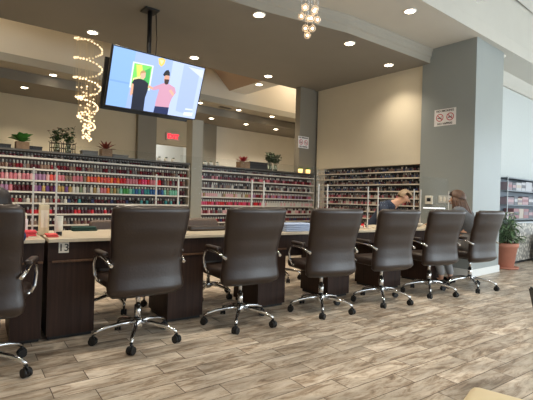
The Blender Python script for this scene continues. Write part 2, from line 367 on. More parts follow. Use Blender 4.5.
# ------------------------------------------------------------------ racks (shelving)
ZL = [1.561, 1.415, 1.269, 1.120, .975, .83, .685, .54, .395, .25]
def long_rack(x0, x1, label):
    t = thing('polish_rack', label, 'display rack', ((x0+x1)/2, 6.19, 0)); w = (x1-x0)/2
    bm = B(); box(bm, -w, w, .078, .09, .1, 1.634); obj('back_panel', bm, M_rackback, t)
    for i, z in enumerate(ZL):
        bm = B(); box(bm, -w+.012, w-.012, -.078, .078, z-.014, z); box(bm, -w+.012, w-.012, -.085, -.078, z-.016, z+.006); obj('shelf', bm, M_shelfw, t)
    for s in (-1, 1):
        bm = B(); box(bm, s*w-.006-s*.006, s*w+.006-s*.006, -.085, .078, 0, 1.634); obj('side_panel', bm, M_shelfw, t)
    return t
long_rack(-3.0, 3.43, 'long white-shelved nail polish rack left of the grey post')
long_rack(3.65, 6.38, 'long white-shelved nail polish rack between the grey post and the corner')
# uprights standing in front of the lower shelves
t = thing('wall_rack', 'dark recessed wall rack with white shelf edges below the cream wall', 'display rack', (6.59, 4.99, 0))
bm = B(); box(bm, .055, .065, -1.19, 1.19, .1, 1.765); obj('back_panel', bm, M_rackdark, t)
ZR = [1.655, 1.543, 1.432, 1.308, 1.182, 1.058, .93, .80, .67, .54]
for z in ZR:
    bm = B(); box(bm, -.06, .055, -1.185, 1.185, z-.012, z); box(bm, -.07, -.06, -1.185, 1.185, z-.016, z+.006); obj('shelf', bm, M_shelfw, t)
for s in (-1, 1):
    bm = B(); box(bm, -.07, .055, s*1.195-.005, s*1.195+.005, 0, 1.765); obj('side_panel', bm, M_shelfw, t)

PAL = {'deep red': (120, 22, 34), 'maroon': (78, 24, 34), 'rose pink': (204, 120, 128), 'pale pink': (222, 172, 170), 'coral': (228, 92, 78),
 'orange': (238, 120, 58), 'bright red': (206, 36, 44), 'hot pink': (220, 70, 110), 'purple': (104, 66, 120), 'lilac': (160, 120, 150), 'navy': (44, 54, 92),
 'teal': (60, 140, 140), 'mint': (130, 196, 168), 'green': (70, 150, 74), 'yellow': (232, 190, 50), 'gold': (170, 140, 84), 'grey': (120, 112, 108),
 'black': (34, 28, 30), 'clear white': (214, 206, 194), 'taupe': (140, 112, 96), 'brown': (96, 62, 48), 'blue': (50, 96, 150), 'sage': (130, 142, 110)}
CAPC = {'white': (224, 218, 206), 'black': (26, 25, 26), 'silver': (150, 148, 142)}
def pick(seq): return random.choice(seq)
def rowcolor(row, x):
    if row == 0: return pick(['black', 'maroon', 'black', 'grey']), 'silver', .040, .060
    if row == 1: return pick(['maroon', 'deep red', 'brown', 'maroon', 'grey', 'taupe']), pick(['white', 'white', 'silver']), .040, .105
    if row == 2:
        if x < 1.35: c = pick(['rose pink', 'pale pink', 'rose pink', 'lilac', 'taupe'])
        elif x < 1.85: c = pick(['rose pink', 'coral', 'rose pink', 'coral', 'taupe'])
        elif x < 2.35: c = pick(['coral', 'orange', 'orange', 'coral', 'bright red'])
        elif x < 2.95: c = pick(['bright red', 'hot pink', 'coral', 'bright red', 'rose pink'])
        else: c = pick(['maroon', 'deep red', 'taupe', 'grey'])
        return c, pick(['white', 'white', 'silver']) , .047, .120
    if row == 3:
        if x < 1.2: c = pick(['maroon', 'rose pink', 'lilac', 'maroon'])
        elif x < 1.62: c = pick(['navy', 'purple', 'gold', 'purple', 'maroon'])
        elif x < 2.1: c = pick(['sage', 'grey', 'rose pink', 'clear white', 'gold'])
        elif x < 2.3: c = pick(['yellow', 'gold', 'orange', 'sage'])
        elif x < 2.5: c = pick(['green', 'mint', 'green'])
        elif x < 3.0: c = pick(['navy', 'blue', 'purple', 'blue', 'teal'])
        elif x < 3.25: c = pick(['mint', 'teal', 'sage'])
        else: c = pick(['maroon', 'black', 'taupe'])
        return c, pick(['white', 'white', 'silver']), .047, .118
    if row == 4:
        if x < 1.6: return pick(['clear white', 'deep red', 'grey', 'taupe', 'clear white']), 'white', .045, .095
        return pick(['black', 'navy', 'black', 'maroon', 'teal']), pick(['silver', 'white', 'black']), .045, .08
    if row == 5: return pick(['deep red', 'maroon', 'bright red', 'maroon']), pick(['silver', 'black', 'white']), .045, .09
    if row == 6: return pick(['taupe', 'maroon', 'grey', 'black']), pick(['white', 'silver']), .045, .085
    return pick(['black', 'maroon', 'deep red', 'brown']), pick(['black', 'silver']), .05, .09
def rowcolor2(row, x):
    if row == 0: return pick(['black', 'grey', 'maroon']), 'silver', .042, .058
    if row == 1: return pick(['deep red', 'maroon', 'rose pink', 'maroon']), pick(['white', 'silver', 'black']), .042, .1
    if row == 2: return pick(['grey', 'black', 'taupe', 'clear white', 'maroon']), pick(['white', 'silver', 'black']), .042, .1
    if row == 3:
        c = pick(['clear white', 'pale pink', 'gold', 'taupe']) if x < 4.7 else pick(['lilac', 'maroon', 'rose pink', 'deep red'])
        return c, 'white', .042, .1
    if row == 4: return (pick(['hot pink', 'deep red', 'bright red']) if x < 5 else pick(['clear white', 'pale pink', 'clear white'])), 'white', .044, .1
    if row == 5: return pick(['clear white', 'grey', 'deep red', 'pale pink']), pick(['white', 'black']), .05, .1
    if row == 6: return pick(['deep red', 'bright red', 'navy', 'maroon']), 'white', .05, .09
    return pick(['black', 'brown', 'clear white', 'deep red']), pick(['white', 'silver']), .06, .1

def bottle_geo(bm, w, h, mi_body=0, mi_cap=1, c=(0, 0, 0), part='both', n=8):
    bh = h*(.74 if h > .11 else .62)
    if part in ('both', 'body'):
        lathe(bm, [(w*.44, 0), (w*.475, .004), (w*.475, bh*.9), (w*.26, bh), (w*.2, bh+.003)], c, n, mi_body)
    if part in ('both', 'cap'):
        lathe(bm, [(w*.235, bh+.0032), (w*.235, h*.97), (w*.2, h)], c, n, mi_cap)
bodymesh = {}; capmesh = {}
def bottle_parts(cn, kn, w, h):
    k = (cn, w, h)
    if k not in bodymesh:
        bm = B(); bottle_geo(bm, w, h, part='body', n=10); bmesh.ops.recalc_face_normals(bm, faces=list(bm.faces)); me = bpy.data.meshes.new('polish_bottle'); bm.to_mesh(me); bm.free()
        me.materials.append(mat('%s_lacquer' % cn.replace(' ', '_'), PAL[cn], .25)); bodymesh[k] = me
    k2 = (kn, w, h)
    if k2 not in capmesh:
        bm = B(); bottle_geo(bm, w, h, mi_cap=0, part='cap', n=10); bmesh.ops.recalc_face_normals(bm, faces=list(bm.faces)); me = bpy.data.meshes.new('cap'); bm.to_mesh(me); bm.free()
        me.materials.append(mat('%s_cap' % kn, CAPC[kn], .3)); capmesh[k2] = me
    return bodymesh[k], capmesh[k2]
ORD = ['first', 'second', 'third', 'fourth', 'fifth', 'sixth', 'seventh', 'eighth', 'ninth', 'tenth']
ROWN = ['top row directly under the ledge', 'second row from the top', 'third row from the top', 'fourth row from the top', 'fifth row from the top', 'sixth row from the top']
count = 0
stuffbm = B(); lay = stuffbm.loops.layers.float_color.new('lacquer') if hasattr(stuffbm.loops.layers, 'float_color') else None
def stuff_bottle(x, y, z, cn, kn, w, h):
    n0 = len(stuffbm.faces)
    bh = h*.64
    for (r, a, b_, c) in ((w*.47, 0, bh, PAL[cn]), (w*.25, bh+.0005, h, CAPC[kn])):
        n = 6
        lo = [stuffbm.verts.new((x+r*math.cos(2*PI*k/n), y+r*math.sin(2*PI*k/n), z+a)) for k in range(n)]
        hi = [stuffbm.verts.new((x+r*math.cos(2*PI*k/n), y+r*math.sin(2*PI*k/n), z+b_)) for k in range(n)]
        fs = [stuffbm.faces.new(hi)]+[stuffbm.faces.new((lo[k], lo[(k+1) % n], hi[(k+1) % n], hi[k])) for k in range(n)]
        lc = lin(c)
        for f in fs:
            for lp in f.loops: lp[lay] = lc
def left_edge_x(): return .78
for row in range(9):
    z = ZL[row]; x = .30; k = 0
    _, _, w, h = rowcolor(row, x)
    if row in (1, ): pass
    while x < 3.40:
        cn, kn, w0, h0 = rowcolor(row, x)
        yy = 6.19+random.uniform(-.004, .004)-.035
        z0 = z
        vis = x > left_edge_x()
        ind = (row <= 4 and vis) or (row == 5 and 1.02 < x < 1.9)
        if vis: k += 1
        if ind and count < 300:
            bme, cme = bottle_parts(cn, kn, w, h)
            o = bpy.data.objects.new('polish_bottle', bme); COL.objects.link(o); o.location = (x, yy, z0)
            kk = k if x < 2.2 else int(round((3.40-x)/w))+1
            nth = '%d%s' % (kk, 'th' if 10 < kk % 100 < 14 else {1: 'st', 2: 'nd', 3: 'rd'}.get(kk % 10, 'th'))
            side = ('%s from photo left' if x < 2.2 else '%s left of grey post') % nth
            tag(o, '%s polish bottle, %s cap, %s row of left rack, %s' % (cn, kn, ORD[row], side), 'nail polish bottle', 'nail polish bottles in the %s of the left rack' % ROWN[row])
            c = bpy.data.objects.new('cap', cme); COL.objects.link(c); c.parent = o
            count += 1
            if row in (2, 3):   # nothing more: single deep
                pass
        else:
            stuff_bottle(x, yy, z0, cn, kn, w, h)
        x += w
for row in range(9):
    z = ZL[row]; x = 3.70; w, h = rowcolor2(row, x)[2:]
    while x < 6.34:
        cn, kn, _, _ = rowcolor2(row, x)
        stuff_bottle(x, 6.155, z, cn, kn, w, h); x += w
for i, z in enumerate([1.655]+ZR[1:9]):
    y = 3.84
    while y < 6.15:
        cn = pick(['black', 'grey', 'navy', 'taupe', 'maroon'] if i < 4 else ['deep red', 'maroon', 'clear white', 'grey', 'rose pink', 'taupe'])
        stuff_bottle(6.575, y, z, cn, pick(['black', 'silver', 'black', 'white']) if i < 4 else pick(['white', 'silver', 'black']), .042, .082); y += .042
tag(obj('assorted_polish_bottles', stuffbm, attr_mat()), 'hundreds of small farther nail polish bottles lined up on the remaining rack shelves', 'nail polish bottles', kind='stuff')
# a few white cartons on lower shelves of the right half rack
def shelf_carton(x, z, w, h, rgb, label):
    bm = B(); box(bm, -w/2, w/2, -.02, .02, 0, h, bev=.003); tag(obj('product_carton', bm, mat('carton_%d_%d_%d' % rgb, rgb, .6), loc=(x, 6.117, z)), label, 'box', 'cartons on the rack shelves')
for o_ in ():
    pass

# ------------------------------------------------------------------ things on the ledge
ZT = 1.66
def wood_box(x, y, w, d, h, name, label, leafm, kind):
    t = thing(name, label, 'plant', (x, y, ZT))
    bm = B(); box(bm, -w/2, w/2, -d/2, -d/2+.012, 0, h); box(bm, -w/2, w/2, d/2-.012, d/2, 0, h); box(bm, -w/2, -w/2+.012, -d/2+.012, d/2-.012, 0, h); box(bm, w/2-.012, w/2, -d/2+.012, d/2-.012, 0, h); box(bm, -w/2+.012, w/2-.012, -d/2+.012, d/2-.012, 0, .01)
    obj('wooden_box', bm, M_woodbox, t)
    bm = B(); box(bm, -w/2+.013, w/2-.013, -d/2+.013, d/2-.013, .011, h-.01); obj('soil', bm, M_soil, t)
    bm = B()
    if kind == 'broad':
        for i in range(22):
            a = 2*PI*i/22+random.uniform(-.2, .2); e = random.uniform(.5, 1.6)
            leaf(bm, (0, 0, h-.012), (math.cos(a)*1.0, math.sin(a), e), random.uniform(.15, .24), .085, .2)
    else:
        for i in range(22):
            a = 2*PI*i/22*3.3; e = .3+1.8*(i/22)
            leaf(bm, (0, 0, h-.012), (math.cos(a), math.sin(a), e), random.uniform(.14, .20), .036, .15)
    obj('leaves', bm, leafm, t)
    return t
wood_box(1.055, 6.33, .15, .13, .11, 'potted_plant', 'bright green broad leaved plant in a square wooden box on the rack ledge', M_leafb, 'broad')
wood_box(2.145, 6.33, .15, .13, .12, 'potted_succulent', 'reddish spiky succulent in a tan wooden box on the left ledge', M_leafm, 'spike')
wood_box(4.68, 6.33, .22, .14, .13, 'potted_bromeliad', 'vivid red spiky plant in a tan wooden box beside the dark box', M_leafr, 'spike')
# wire rack with two flower vases
t = thing('wire_caddy', 'dark wire caddy holding two leafy flower jars on the left ledge', 'plant holder', (1.55, 6.33, ZT))
bm = B()
for s in (-.15, 0, .15):
    for yy in (-.055, .055):
        tube(bm, [(s, yy, 0), (s, yy, .15), (s*1.12, yy, .165)], .005, 6)
for z in (.01, .075, .14):
    for yy in (-.055, .055): tube(bm, [(-.15, yy, z), (.15, yy, z)], .004, 6)
    for s in (-.15, 0, .15): tube(bm, [(s, -.055, z), (s, .055, z)], .004, 6)
obj('wire_frame', bm, M_wire, t)
def bouquet(x, y, z, nm, label, leafm, sc=1, nleaf=90, petals=True, wd=.11):
    t = thing(nm, label, 'flower vase', (x, y, z))
    bm = B(); lathe(bm, [(.035*sc, 0), (.04*sc, .01), (.042*sc, .08*sc), (.03*sc, .11*sc), (.033*sc, .125*sc), (.028*sc, .124*sc), (.025*sc, .11*sc), (.036*sc, .08*sc), (.034*sc, .012), (.01, .010)], n=16); obj('glass_jar', bm, M_glassv, t)
    bm = B(); tips = []
    for i in range(12):
        a = 2*PI*i/12+random.uniform(-.3, .3); r = random.uniform(.02, wd*sc); hh = random.uniform(.2, .34)*sc
        p = (r*math.cos(a), r*math.sin(a)*.8, hh); tips.append(p); tube(bm, [(0.012*math.cos(a), .012*math.sin(a), .02), (r*.3*math.cos(a), r*.3*math.sin(a), .13*sc), p], .002, 5)
    obj('stems', bm, M_leafd, t)
    bm = B()
    for i in range(nleaf):
        p = Vector(random.choice(tips)); b0 = Vector((p.x*.35, p.y*.35, .14*sc)); q = b0.lerp(p, random.uniform(.1, 1.05))
        leaf(bm, q, (random.uniform(-1, 1), random.uniform(-1, 1), random.uniform(-.2, 1)), random.uniform(.045, .075)*sc, .038*sc, .2, seg=2)
    obj('leaves', bm, leafm, t)
    if petals:
        bm = B()
        for p in tips:
            for k in range(6):
                a = 2*PI*k/6; leaf(bm, p, (math.cos(a), math.sin(a), .6), .028, .02, .2, seg=2)
        obj('blossoms', bm, M_petal, t)
bouquet(1.475, 6.33, ZT+.015, 'flower_jar', 'jar of dark leaves with pale pink blossoms, left one in the wire caddy', M_leafd)
bouquet(1.625, 6.33, ZT+.015, 'flower_jar', 'jar of dark leaves with pale blossoms, right one in the wire caddy', M_leafd)
bouquet(5.34, 6.33, ZT, 'eucalyptus_vase', 'glass vase of grey green eucalyptus, left of the pair by the dark box', M_euca, 1.15, 120, False, .12)
bouquet(5.50, 6.36, ZT, 'eucalyptus_vase', 'glass vase of grey green eucalyptus, right of the pair nearer the column', M_euca, 1.1, 120, False, .12)
def flat_box(x, y, w, d, h, label, mm, z=ZT, rz=0, name='storage_box'):
    t = thing(name, label, 'box', (x, y, z), rz)
    bm = B(); box(bm, -w/2, w/2, -d/2, d/2, 0, h*.72, bev=.004); obj('box_body', bm, mm, t)
    bm = B(); box(bm, -w/2-.004, w/2+.004, -d/2-.004, d/2+.004, h*.72+.0005, h, bev=.004); obj('lid', bm, mm, t)
flat_box(.68, 6.40, .50, .14, .07, 'low dark grey flat box on the far left of the ledge', M_charcoal)
flat_box(1.22, 6.41, .16, .12, .075, 'small dark flat box on the ledge right of the green plant', M_charcoal)
flat_box(1.93, 6.41, .22, .12, .085, 'grey flat box on the ledge left of the reddish succulent', mat('mid_grey_box', (112, 108, 102), .5))
flat_box(2.38, 6.41, .24, .12, .065, 'grey flat box on the ledge right of the reddish succulent', mat('mid_grey_box', (112, 108, 102), .5))
flat_box(5.03, 6.36, .42, .16, .15, 'large dark charcoal box on the ledge between red plant and eucalyptus', M_charcoal)
def small_pot(x, y, label, g):
    t = thing('succulent_pot', label, 'plant', (x, y, ZT), 0, g)
    bm = B(); lathe(bm, [(.024, 0), (.032, .004), (.038, .06), (.036, .064), (.032, .058)], n=16); obj('pot', bm, M_ceramic, t)
    bm = B()
    for i in range(12):
        a = i*2.4; leaf(bm, (0, 0, .056), (math.cos(a), math.sin(a), .4+i*.15), .045, .018, .1, seg=2)
    obj('leaves', bm, M_leafd, t)
W3 = ('leftmost', 'middle', 'rightmost')
for i, x in enumerate((3.00, 3.12, 3.25)): small_pot(x, 6.33, 'tiny succulent in white pot left of the grey post, %s of three' % W3[i], 'three tiny white pots left of the grey post')
for i, x in enumerate((3.86, 3.98, 4.11)): small_pot(x, 6.33, 'tiny succulent in white pot right of the grey post, %s of three' % W3[i], 'three tiny white pots right of the grey post')
for i, x in enumerate((6.0, 6.22)):
    t = thing('candle_planter', 'small glowing candle jar with greenery below the column sign, %s one' % ('left' if i == 0 else 'right'), 'candle', (x, 6.148, ZT), 0, 'glowing candle jars on the ledge')
    bm = B(); lathe(bm, [(.036, 0), (.045, .004), (.047, .08), (.043, .08), (.04, .01), (.01, .009)], n=16); obj('jar', bm, mat('frosted_candle_glass', (245, 225, 180), .5, emit=(255, 205, 120), estr=1.2), t)
    bm = B(); lathe(bm, [(.030, .010), (.032, .05), (.004, .051), (.004, .06)], n=12); obj('candle', bm, mat('candle_wax', (255, 240, 210), .5, emit=(255, 220, 150), estr=4), t)
    bm = B()
    for k in range(26 if i else 12):
        a = k*2.4; leaf(bm, (.03*math.cos(a), .03*math.sin(a), .078), (math.cos(a), math.sin(a)*.4, random.uniform(.5, 2)), random.uniform(.04, .07), .02, .2, seg=2)
    obj('leaves', bm, M_leafb, t)

# ------------------------------------------------------------------ signs
def no_smoking(x, y, z, w, h, face, label):
    bm = B(); Mx = M_facing_negX(x, y, z) if face == 'x' else M_facing_negY(x, y, z)
    def quad(x0, x1, y0, y1, d, mi):
        vs = [bm.verts.new(Mx @ Vector(p)) for p in ((x0, y0, 0), (x1, y0, 0), (x1, y1, 0), (x0, y1, 0), (x0, y0, d), (x1, y0, d), (x1, y1, d), (x0, y1, d))]
        for q in ((0, 1, 2, 3), (4, 5, 6, 7), (0, 1, 5, 4), (1, 2, 6, 5), (2, 3, 7, 6), (3, 0, 4, 7)):
            f = bm.faces.new([vs[i] for i in q]); f.material_index = mi
    quad(-w/2, w/2, -h/2, h/2, .003, 0)
    text_mesh(bm, 'NO SMOKING', h*.17, Mx @ Matrix.Translation((0, h*.38, .0045)), 1, .0008, .0012)
    text_mesh(bm, 'NO VAPING', h*.17, Mx @ Matrix.Translation((0, -h*.38, .0045)), 1, .0008, .0012)
    for cx in (-w*.24, w*.24):
        R1 = h*.23; n = 28
        for k in range(n):
            a0, a1 = 2*PI*k/n, 2*PI*(k+1)/n
            f = bm.faces.new([bm.verts.new(Mx @ Vector((cx+r*math.cos(a), r*math.sin(a), .0052))) for r, a in ((R1, a0), (R1, a1), (R1*.8, a1), (R1*.8, a0))]); f.material_index = 2
        # the bar across, the crossed-out cigarette and its smoke
        for (p, q, th, mi) in (((-.62, .62), (.62, -.62), .09, 2), ((-.6, -.12), (.35, -.12), .11, 1), ((.42, -.12), (.55, -.12), .11, 2), ((.3, .1), (.5, .38), .05, 1)):
            a = Vector((cx+p[0]*R1, p[1]*R1, .005)); b_ = Vector((cx+q[0]*R1, q[1]*R1, .005)); d = (b_-a).normalized(); nn = Vector((-d.y, d.x, 0))*th*R1*1.1
            f = bm.faces.new([bm.verts.new(Mx @ v_) for v_ in (a-nn, b_-nn, b_+nn, a+nn)]); f.material_index = mi
    me_o = obj('no_smoking_sign', bm, [mat('sign_white_plastic', (232, 228, 226), .5), mat('sign_black_print', (40, 36, 38), .5), mat('sign_red_print', (190, 60, 76), .5)])
    tag(me_o, label, 'sign')
no_smoking(6.499, 3.375, 2.50, .36, .27, 'x', 'white no smoking no vaping sign on the big blue grey pillar')
no_smoking(6.115, 6.199, 2.30, .30, .24, 'y', 'white no smoking no vaping sign on the corner column above the candles')
bm = B(); box(bm, 4.57, 4.93, FW-.10, FW-.0505, 2.47, 2.66, bev=.006)
text_mesh(bm, 'EXIT', .145, M_facing_negY(4.75, FW-.102, 2.56), 1, .002, .006)
t = obj('exit_sign', bm, [mat('exit_sign_housing', (210, 186, 176), .5), mat('exit_letters_lit', (255, 40, 50), .5, emit=(240, 40, 60), estr=1.6)])
tag(t, 'lit red EXIT sign over the far passage', 'sign')

# thermostat, switches on the pillar
t = thing('thermostat', 'white square thermostat with dark screen on the big pillar', 'thermostat', (6.5, 3.60, 1.165))
bm = B(); box(bm, -.03, -.0005, -.065, .065, -.07, .07, bev=.006); obj('housing', bm, M_ceramic, t)
bm = B(); box(bm, -.033, -.0305, -.035, .035, -.025, .035); obj('display', bm, M_black, t)
t = thing('switch_plate', 'pale three gang light switch plate on the pillar behind the long haired client', 'light switch', (6.5, 3.34, 1.18))
bm = B(); box(bm, -.008, -.0005, -.105, .105, -.06, .06, bev=.003); obj('plate', bm, mat('switch_plate_plastic', (196, 194, 188), .4), t)
for k in (-1, 0, 1):
    bm = B(); box(bm, -.016, -.0085, k*.062-.016, k*.062+.016, -.033, .033, bev=.002); obj('switch', bm, M_ceramic, t)

# ------------------------------------------------------------------ televisions on the ceiling pole
YAW = math.radians(-2)
PX, PY = 2.20, 5.02
t = thing('tv_mount', 'black ceiling pole and bracket carrying the two televisions', 'tv mount', (PX, PY, 0))
bm = B(); box(bm, -.09, .09, -.09, .09, ZS-.02, ZS-.0005, bev=.004); obj('ceiling_plate', bm, M_black, t)
bm = B(); tube(bm, [(0, 0, ZS-.02), (0, 0, 2.50)], .028, 14); obj('pole', bm, M_black, t)
bm = B(); box(bm, -.10, .10, -.05, .05, 2.38, 2.5, bev=.006); box(bm, -.06, .06, -.16, -.05, 2.40, 2.48); box(bm, -.06, .06, .05, .14, 2.40, 2.48); obj('bracket', bm, M_black, t)
bm = B(); tube(bm, [(.09, .02, ZS-.01), (.11, .02, 3.1), (.09, .0, 2.85), (.06, .03, 2.6)], .006, 6); obj('cable', bm, M_black, t)
def tv(name, label, cx, cy, cz, tilt, flip, w=1.22, h=.70):
    t = thing(name, label, 'television', (cx, cy, cz)); t.rotation_euler = (math.radians(tilt) if not flip else -math.radians(tilt), 0, PI if flip else 0)
    # tilt: top leans toward the viewer
    t.rotation_mode = 'XYZ'
    bm = B(); box(bm, -w/2, w/2, 0, .045, -h/2, h/2, bev=.006); box(bm, -w*.3, w*.3, .045, .06, -h*.3, h*.25); obj('casing', bm, M_black, t)
    return t
w, h = 1.19, .685
T = tv('television', 'large lit television on the ceiling pole showing a man and a woman', PX+.02, PY-.24, 2.445, 20, False, 1.19, .685)
def em(name, rgb, s=1.0): return mat(name, (0, 0, 0), .3, emit=rgb, estr=s)
scr = B()
smats = []
def sm(rgb):
    nm = 'screen_%d_%d_%d' % rgb; m = em(nm, rgb, 1.15)
    if m not in smats: smats.append(m)
    return smats.index(m)
layer = [0]
def poly(pts, rgb):
    """points in screen fractions (0..1 from left, 0..1 from top)"""
    layer[0] += 1; y = -.0012-.00004*layer[0]
    f = scr.faces.new([scr.verts.new(((u-.5)*(w-.03), y, (.5-v_)*(h-.03))) for u, v_ in pts]); f.material_index = sm(rgb)
poly([(0, 0), (1, 0), (1, 1), (0, 1)], (150, 172, 222))
poly([(.0, 0), (.22, 0), (.2, 1), (0, 1)], (132, 170, 226)); poly([(.62, 0), (1, 0), (1, 1), (.62, 1)], (176, 192, 236))
poly([(.75, .02), (.95, .02), (.95, .95), (.75, .9)], (158, 176, 226)); poly([(.8, .04), (1, .04), (1, .2)], (196, 204, 226))
poly([(.0, .55), (.2, .55), (.2, .58), (0, .58)], (118, 156, 216))
poly([(.205, .18), (.42, .17), (.42, .62), (.205, .63)], (214, 224, 236))
poly([(.22, .2), (.405, .19), (.405, .6), (.22, .61)], (116, 204, 96))
poly([(.24, .22), (.3, .2), (.33, .38), (.27, .45)], (206, 226, 96)); poly([(.33, .3), (.39, .22), (.4, .5), (.35, .55)], (66, 168, 84)); poly([(.23, .46), (.3, .4), (.31, .58), (.24, .6)], (236, 220, 150))
poly([(.455, .02), (.5, 0), (.535, .02), (.53, .1), (.5, .16), (.47, .12)], (222, 190, 96)); poly([(.47, .04), (.52, .04), (.5, .12)], (250, 232, 160))
# woman: black top, blond hair
poly([(.255, 1), (.25, .76), (.225, .55), (.24, .48), (.29, .445), (.35, .455), (.395, .5), (.40, .62), (.385, .76), (.39, 1)], (26, 30, 46))
poly([(.225, .55), (.245, .56), (.25, .72), (.235, .78), (.222, .74)], (214, 160, 132))
poly([(.395, .57), (.40, .52), (.47, .56), (.468, .60)], (214, 160, 132))
poly([(.30, .33), (.325, .30), (.35, .33), (.352, .40), (.335, .445), (.31, .44), (.298, .39)], (222, 172, 146)); poly([(.292, .4), (.295, .32), (.325, .28), (.355, .32), (.33, .33), (.305, .35)], (176, 140, 92))
# man: pink shirt, black cap, beard
poly([(.51, 1), (.505, .8), (.52, .56), (.46, .6), (.445, .55), (.52, .47), (.56, .43), (.62, .43), (.69, .47), (.715, .56), (.68, .68), (.665, .8), (.66, 1)], (196, 146, 168))
poly([(.5, 1), (.505, .88), (.665, .86), (.665, 1)], (34, 44, 84))
poly([(.655, .52), (.7, .6), (.685, .64), (.63, .55)], (220, 168, 144))
poly([(.555, .3), (.58, .26), (.61, .29), (.615, .38), (.60, .43), (.57, .43), (.555, .38)], (206, 150, 128)); poly([(.56, .36), (.614, .35), (.61, .43), (.585, .455), (.565, .43)], (60, 40, 36))
poly([(.535, .29), (.545, .24), (.56, .2), (.585, .18), (.605, .22), (.612, .28), (.57, .285), (.55, .31)], (30, 28, 34))
poly([(.86, .82), (.95, .81), (.95, .84), (.86, .85)], (206, 216, 240)); poly([(.85, .9), (.96, .88), (.96, .95), (.85, .96)], (216, 224, 244))
me_o = obj('screen', scr, smats, T)
bm = B(); box(bm, -w/2+.005, w/2-.005, -.004, -.0005, -h/2+.002, -h/2+.014); box(bm, -w/2+.005, w/2-.005, -.004, -.0005, h/2-.014, h/2-.002)
for s in (-1, 1): box(bm, s*(w/2-.0085)-.004, s*(w/2-.0085)+.004, -.004, -.0005, -h/2+.0142, h/2-.0142)
obj('bezel', bm, M_black, T)
tv('television', 'second television seen from behind, dark, at the left of the lit one', PX+.10, PY+.22, 2.47, 14, True, 1.19, .62)

# ------------------------------------------------------------------ chandeliers
ZC = 4.40
t = thing('bead_chandelier', 'long spiral chandelier of small glowing white beads hanging above the left ledge', 'chandelier', (2.02, 6.86, 0))
bm = B(); lathe(bm, [(.25, ZC-.0005), (.25, ZC-.03), (.22, ZC-.035)], n=32); obj('ceiling_plate', bm, M_chrome, t)
M_bead = mat('lit_glass_bead', (255, 240, 212), .15, emit=(255, 226, 180), estr=.9)
beads = []
N = 132
for i in range(N):
    q = i/(N-1); z = 3.60-q*1.50; r = .20*(1 if q < .5 else 1-(q-.5)/.5*.45)
    a = q*2*PI*5.0+1.0
    beads.append((r*math.cos(a)+random.uniform(-.006, .006), r*math.sin(a)+random.uniform(-.006, .006), z+random.uniform(-.01, .01)))
for i in range(88):
    q = random.random()**.8; z = 2.85-q*.92; r = (.19-.12*q)*math.sqrt(random.random()); a = random.uniform(0, 2*PI)
    beads.append((r*math.cos(a), r*math.sin(a), z))
bm = B(); sphere(bm, (0, 0, 0), .0145, 10, 6); o0 = obj('bead', bm, M_bead, t, beads[0])
rest = B()
for i, p in enumerate(beads[1:]):
    if i < 99:
        o = o0.copy(); COL.objects.link(o); o.parent = t; o.location = p
    else: sphere(rest, p, .0145, 8, 5)
r_ = obj('bead_strands', rest, M_bead, t); r_['kind'] = 'stuff'
bm = B()
for p in beads[::2]: tube(bm, [(p[0], p[1], ZC-.035), (p[0], p[1], p[2]+.0146)], .0012, 4)
obj('suspension_wires', bm, mat('thin_wire', (220, 205, 175), .3, .5), t)

gx, gy = 3.17, 3.18
t = thing('globe_chandelier', 'cluster of small clear glass globes with lit bulbs hanging near the ceiling step', 'chandelier', (gx, gy, 0))
bm = B(); lathe(bm, [(.12, ZN-.0005), (.12, ZN-.025), (.1, ZN-.03)], n=28); obj('ceiling_plate', bm, M_chrome, t)
Rr = (.768, -.64)   # cluster spread
glb = [(-.082, 3.0+.06, .0), (.0, 3.06, .05), (.05, 3.10, -.04), (.095, 3.04, .03), (.02, 3.02, -.05), (-.035, 2.94, .02), (.035, 2.92, -.03), (-.01, 2.87, .03), (.07, 3.16, .04), (-.04, 3.17, .03), (-.05, 3.13, -.05)]
M_globe = mat('clear_globe_glass', (250, 245, 235), .04, trans=.0, emit=None)
gm = bpy.data.materials.new('thin_globe_glass'); gm.use_nodes = True; nt = gm.node_tree; nt.nodes.clear()
o_ = nt.nodes.new('ShaderNodeOutputMaterial'); mx = nt.nodes.new('ShaderNodeMixShader'); tr = nt.nodes.new('ShaderNodeBsdfTransparent'); gg = nt.nodes.new('ShaderNodeBsdfPrincipled')
lw = nt.nodes.new('ShaderNodeLayerWeight'); lw.inputs['Blend'].default_value = .45
gg.inputs['Base Color'].default_value = lin((250, 236, 220)); gg.inputs['Roughness'].default_value = .2
nt.links.new(lw.outputs['Facing'], mx.inputs[0]); nt.links.new(tr.outputs[0], mx.inputs[1]); nt.links.new(gg.outputs[0], mx.inputs[2]); nt.links.new(mx.outputs[0], o_.inputs[0])
M_bulb = mat('warm_bulb', (255, 230, 190), .3, emit=(255, 220, 170), estr=6)
for (a, z, b_) in glb:
    bm = B(); sphere(bm, (a*.77+b_*.64, -a*.64+b_*.77, z), .037, 18, 12); g = obj('glass_globe', bm, gm, t)
    bm = B(); sphere(bm, (a*.77+b_*.64, -a*.64+b_*.77, z), .014, 10, 6); obj('bulb', bm, M_bulb, g)
    bm = B(); tube(bm, [(a*.77+b_*.64, -a*.64+b_*.77, z+.038), (a*.77+b_*.64, -a*.64+b_*.77, ZN-.03)], .002, 5); obj('rod', bm, M_chrome, t)

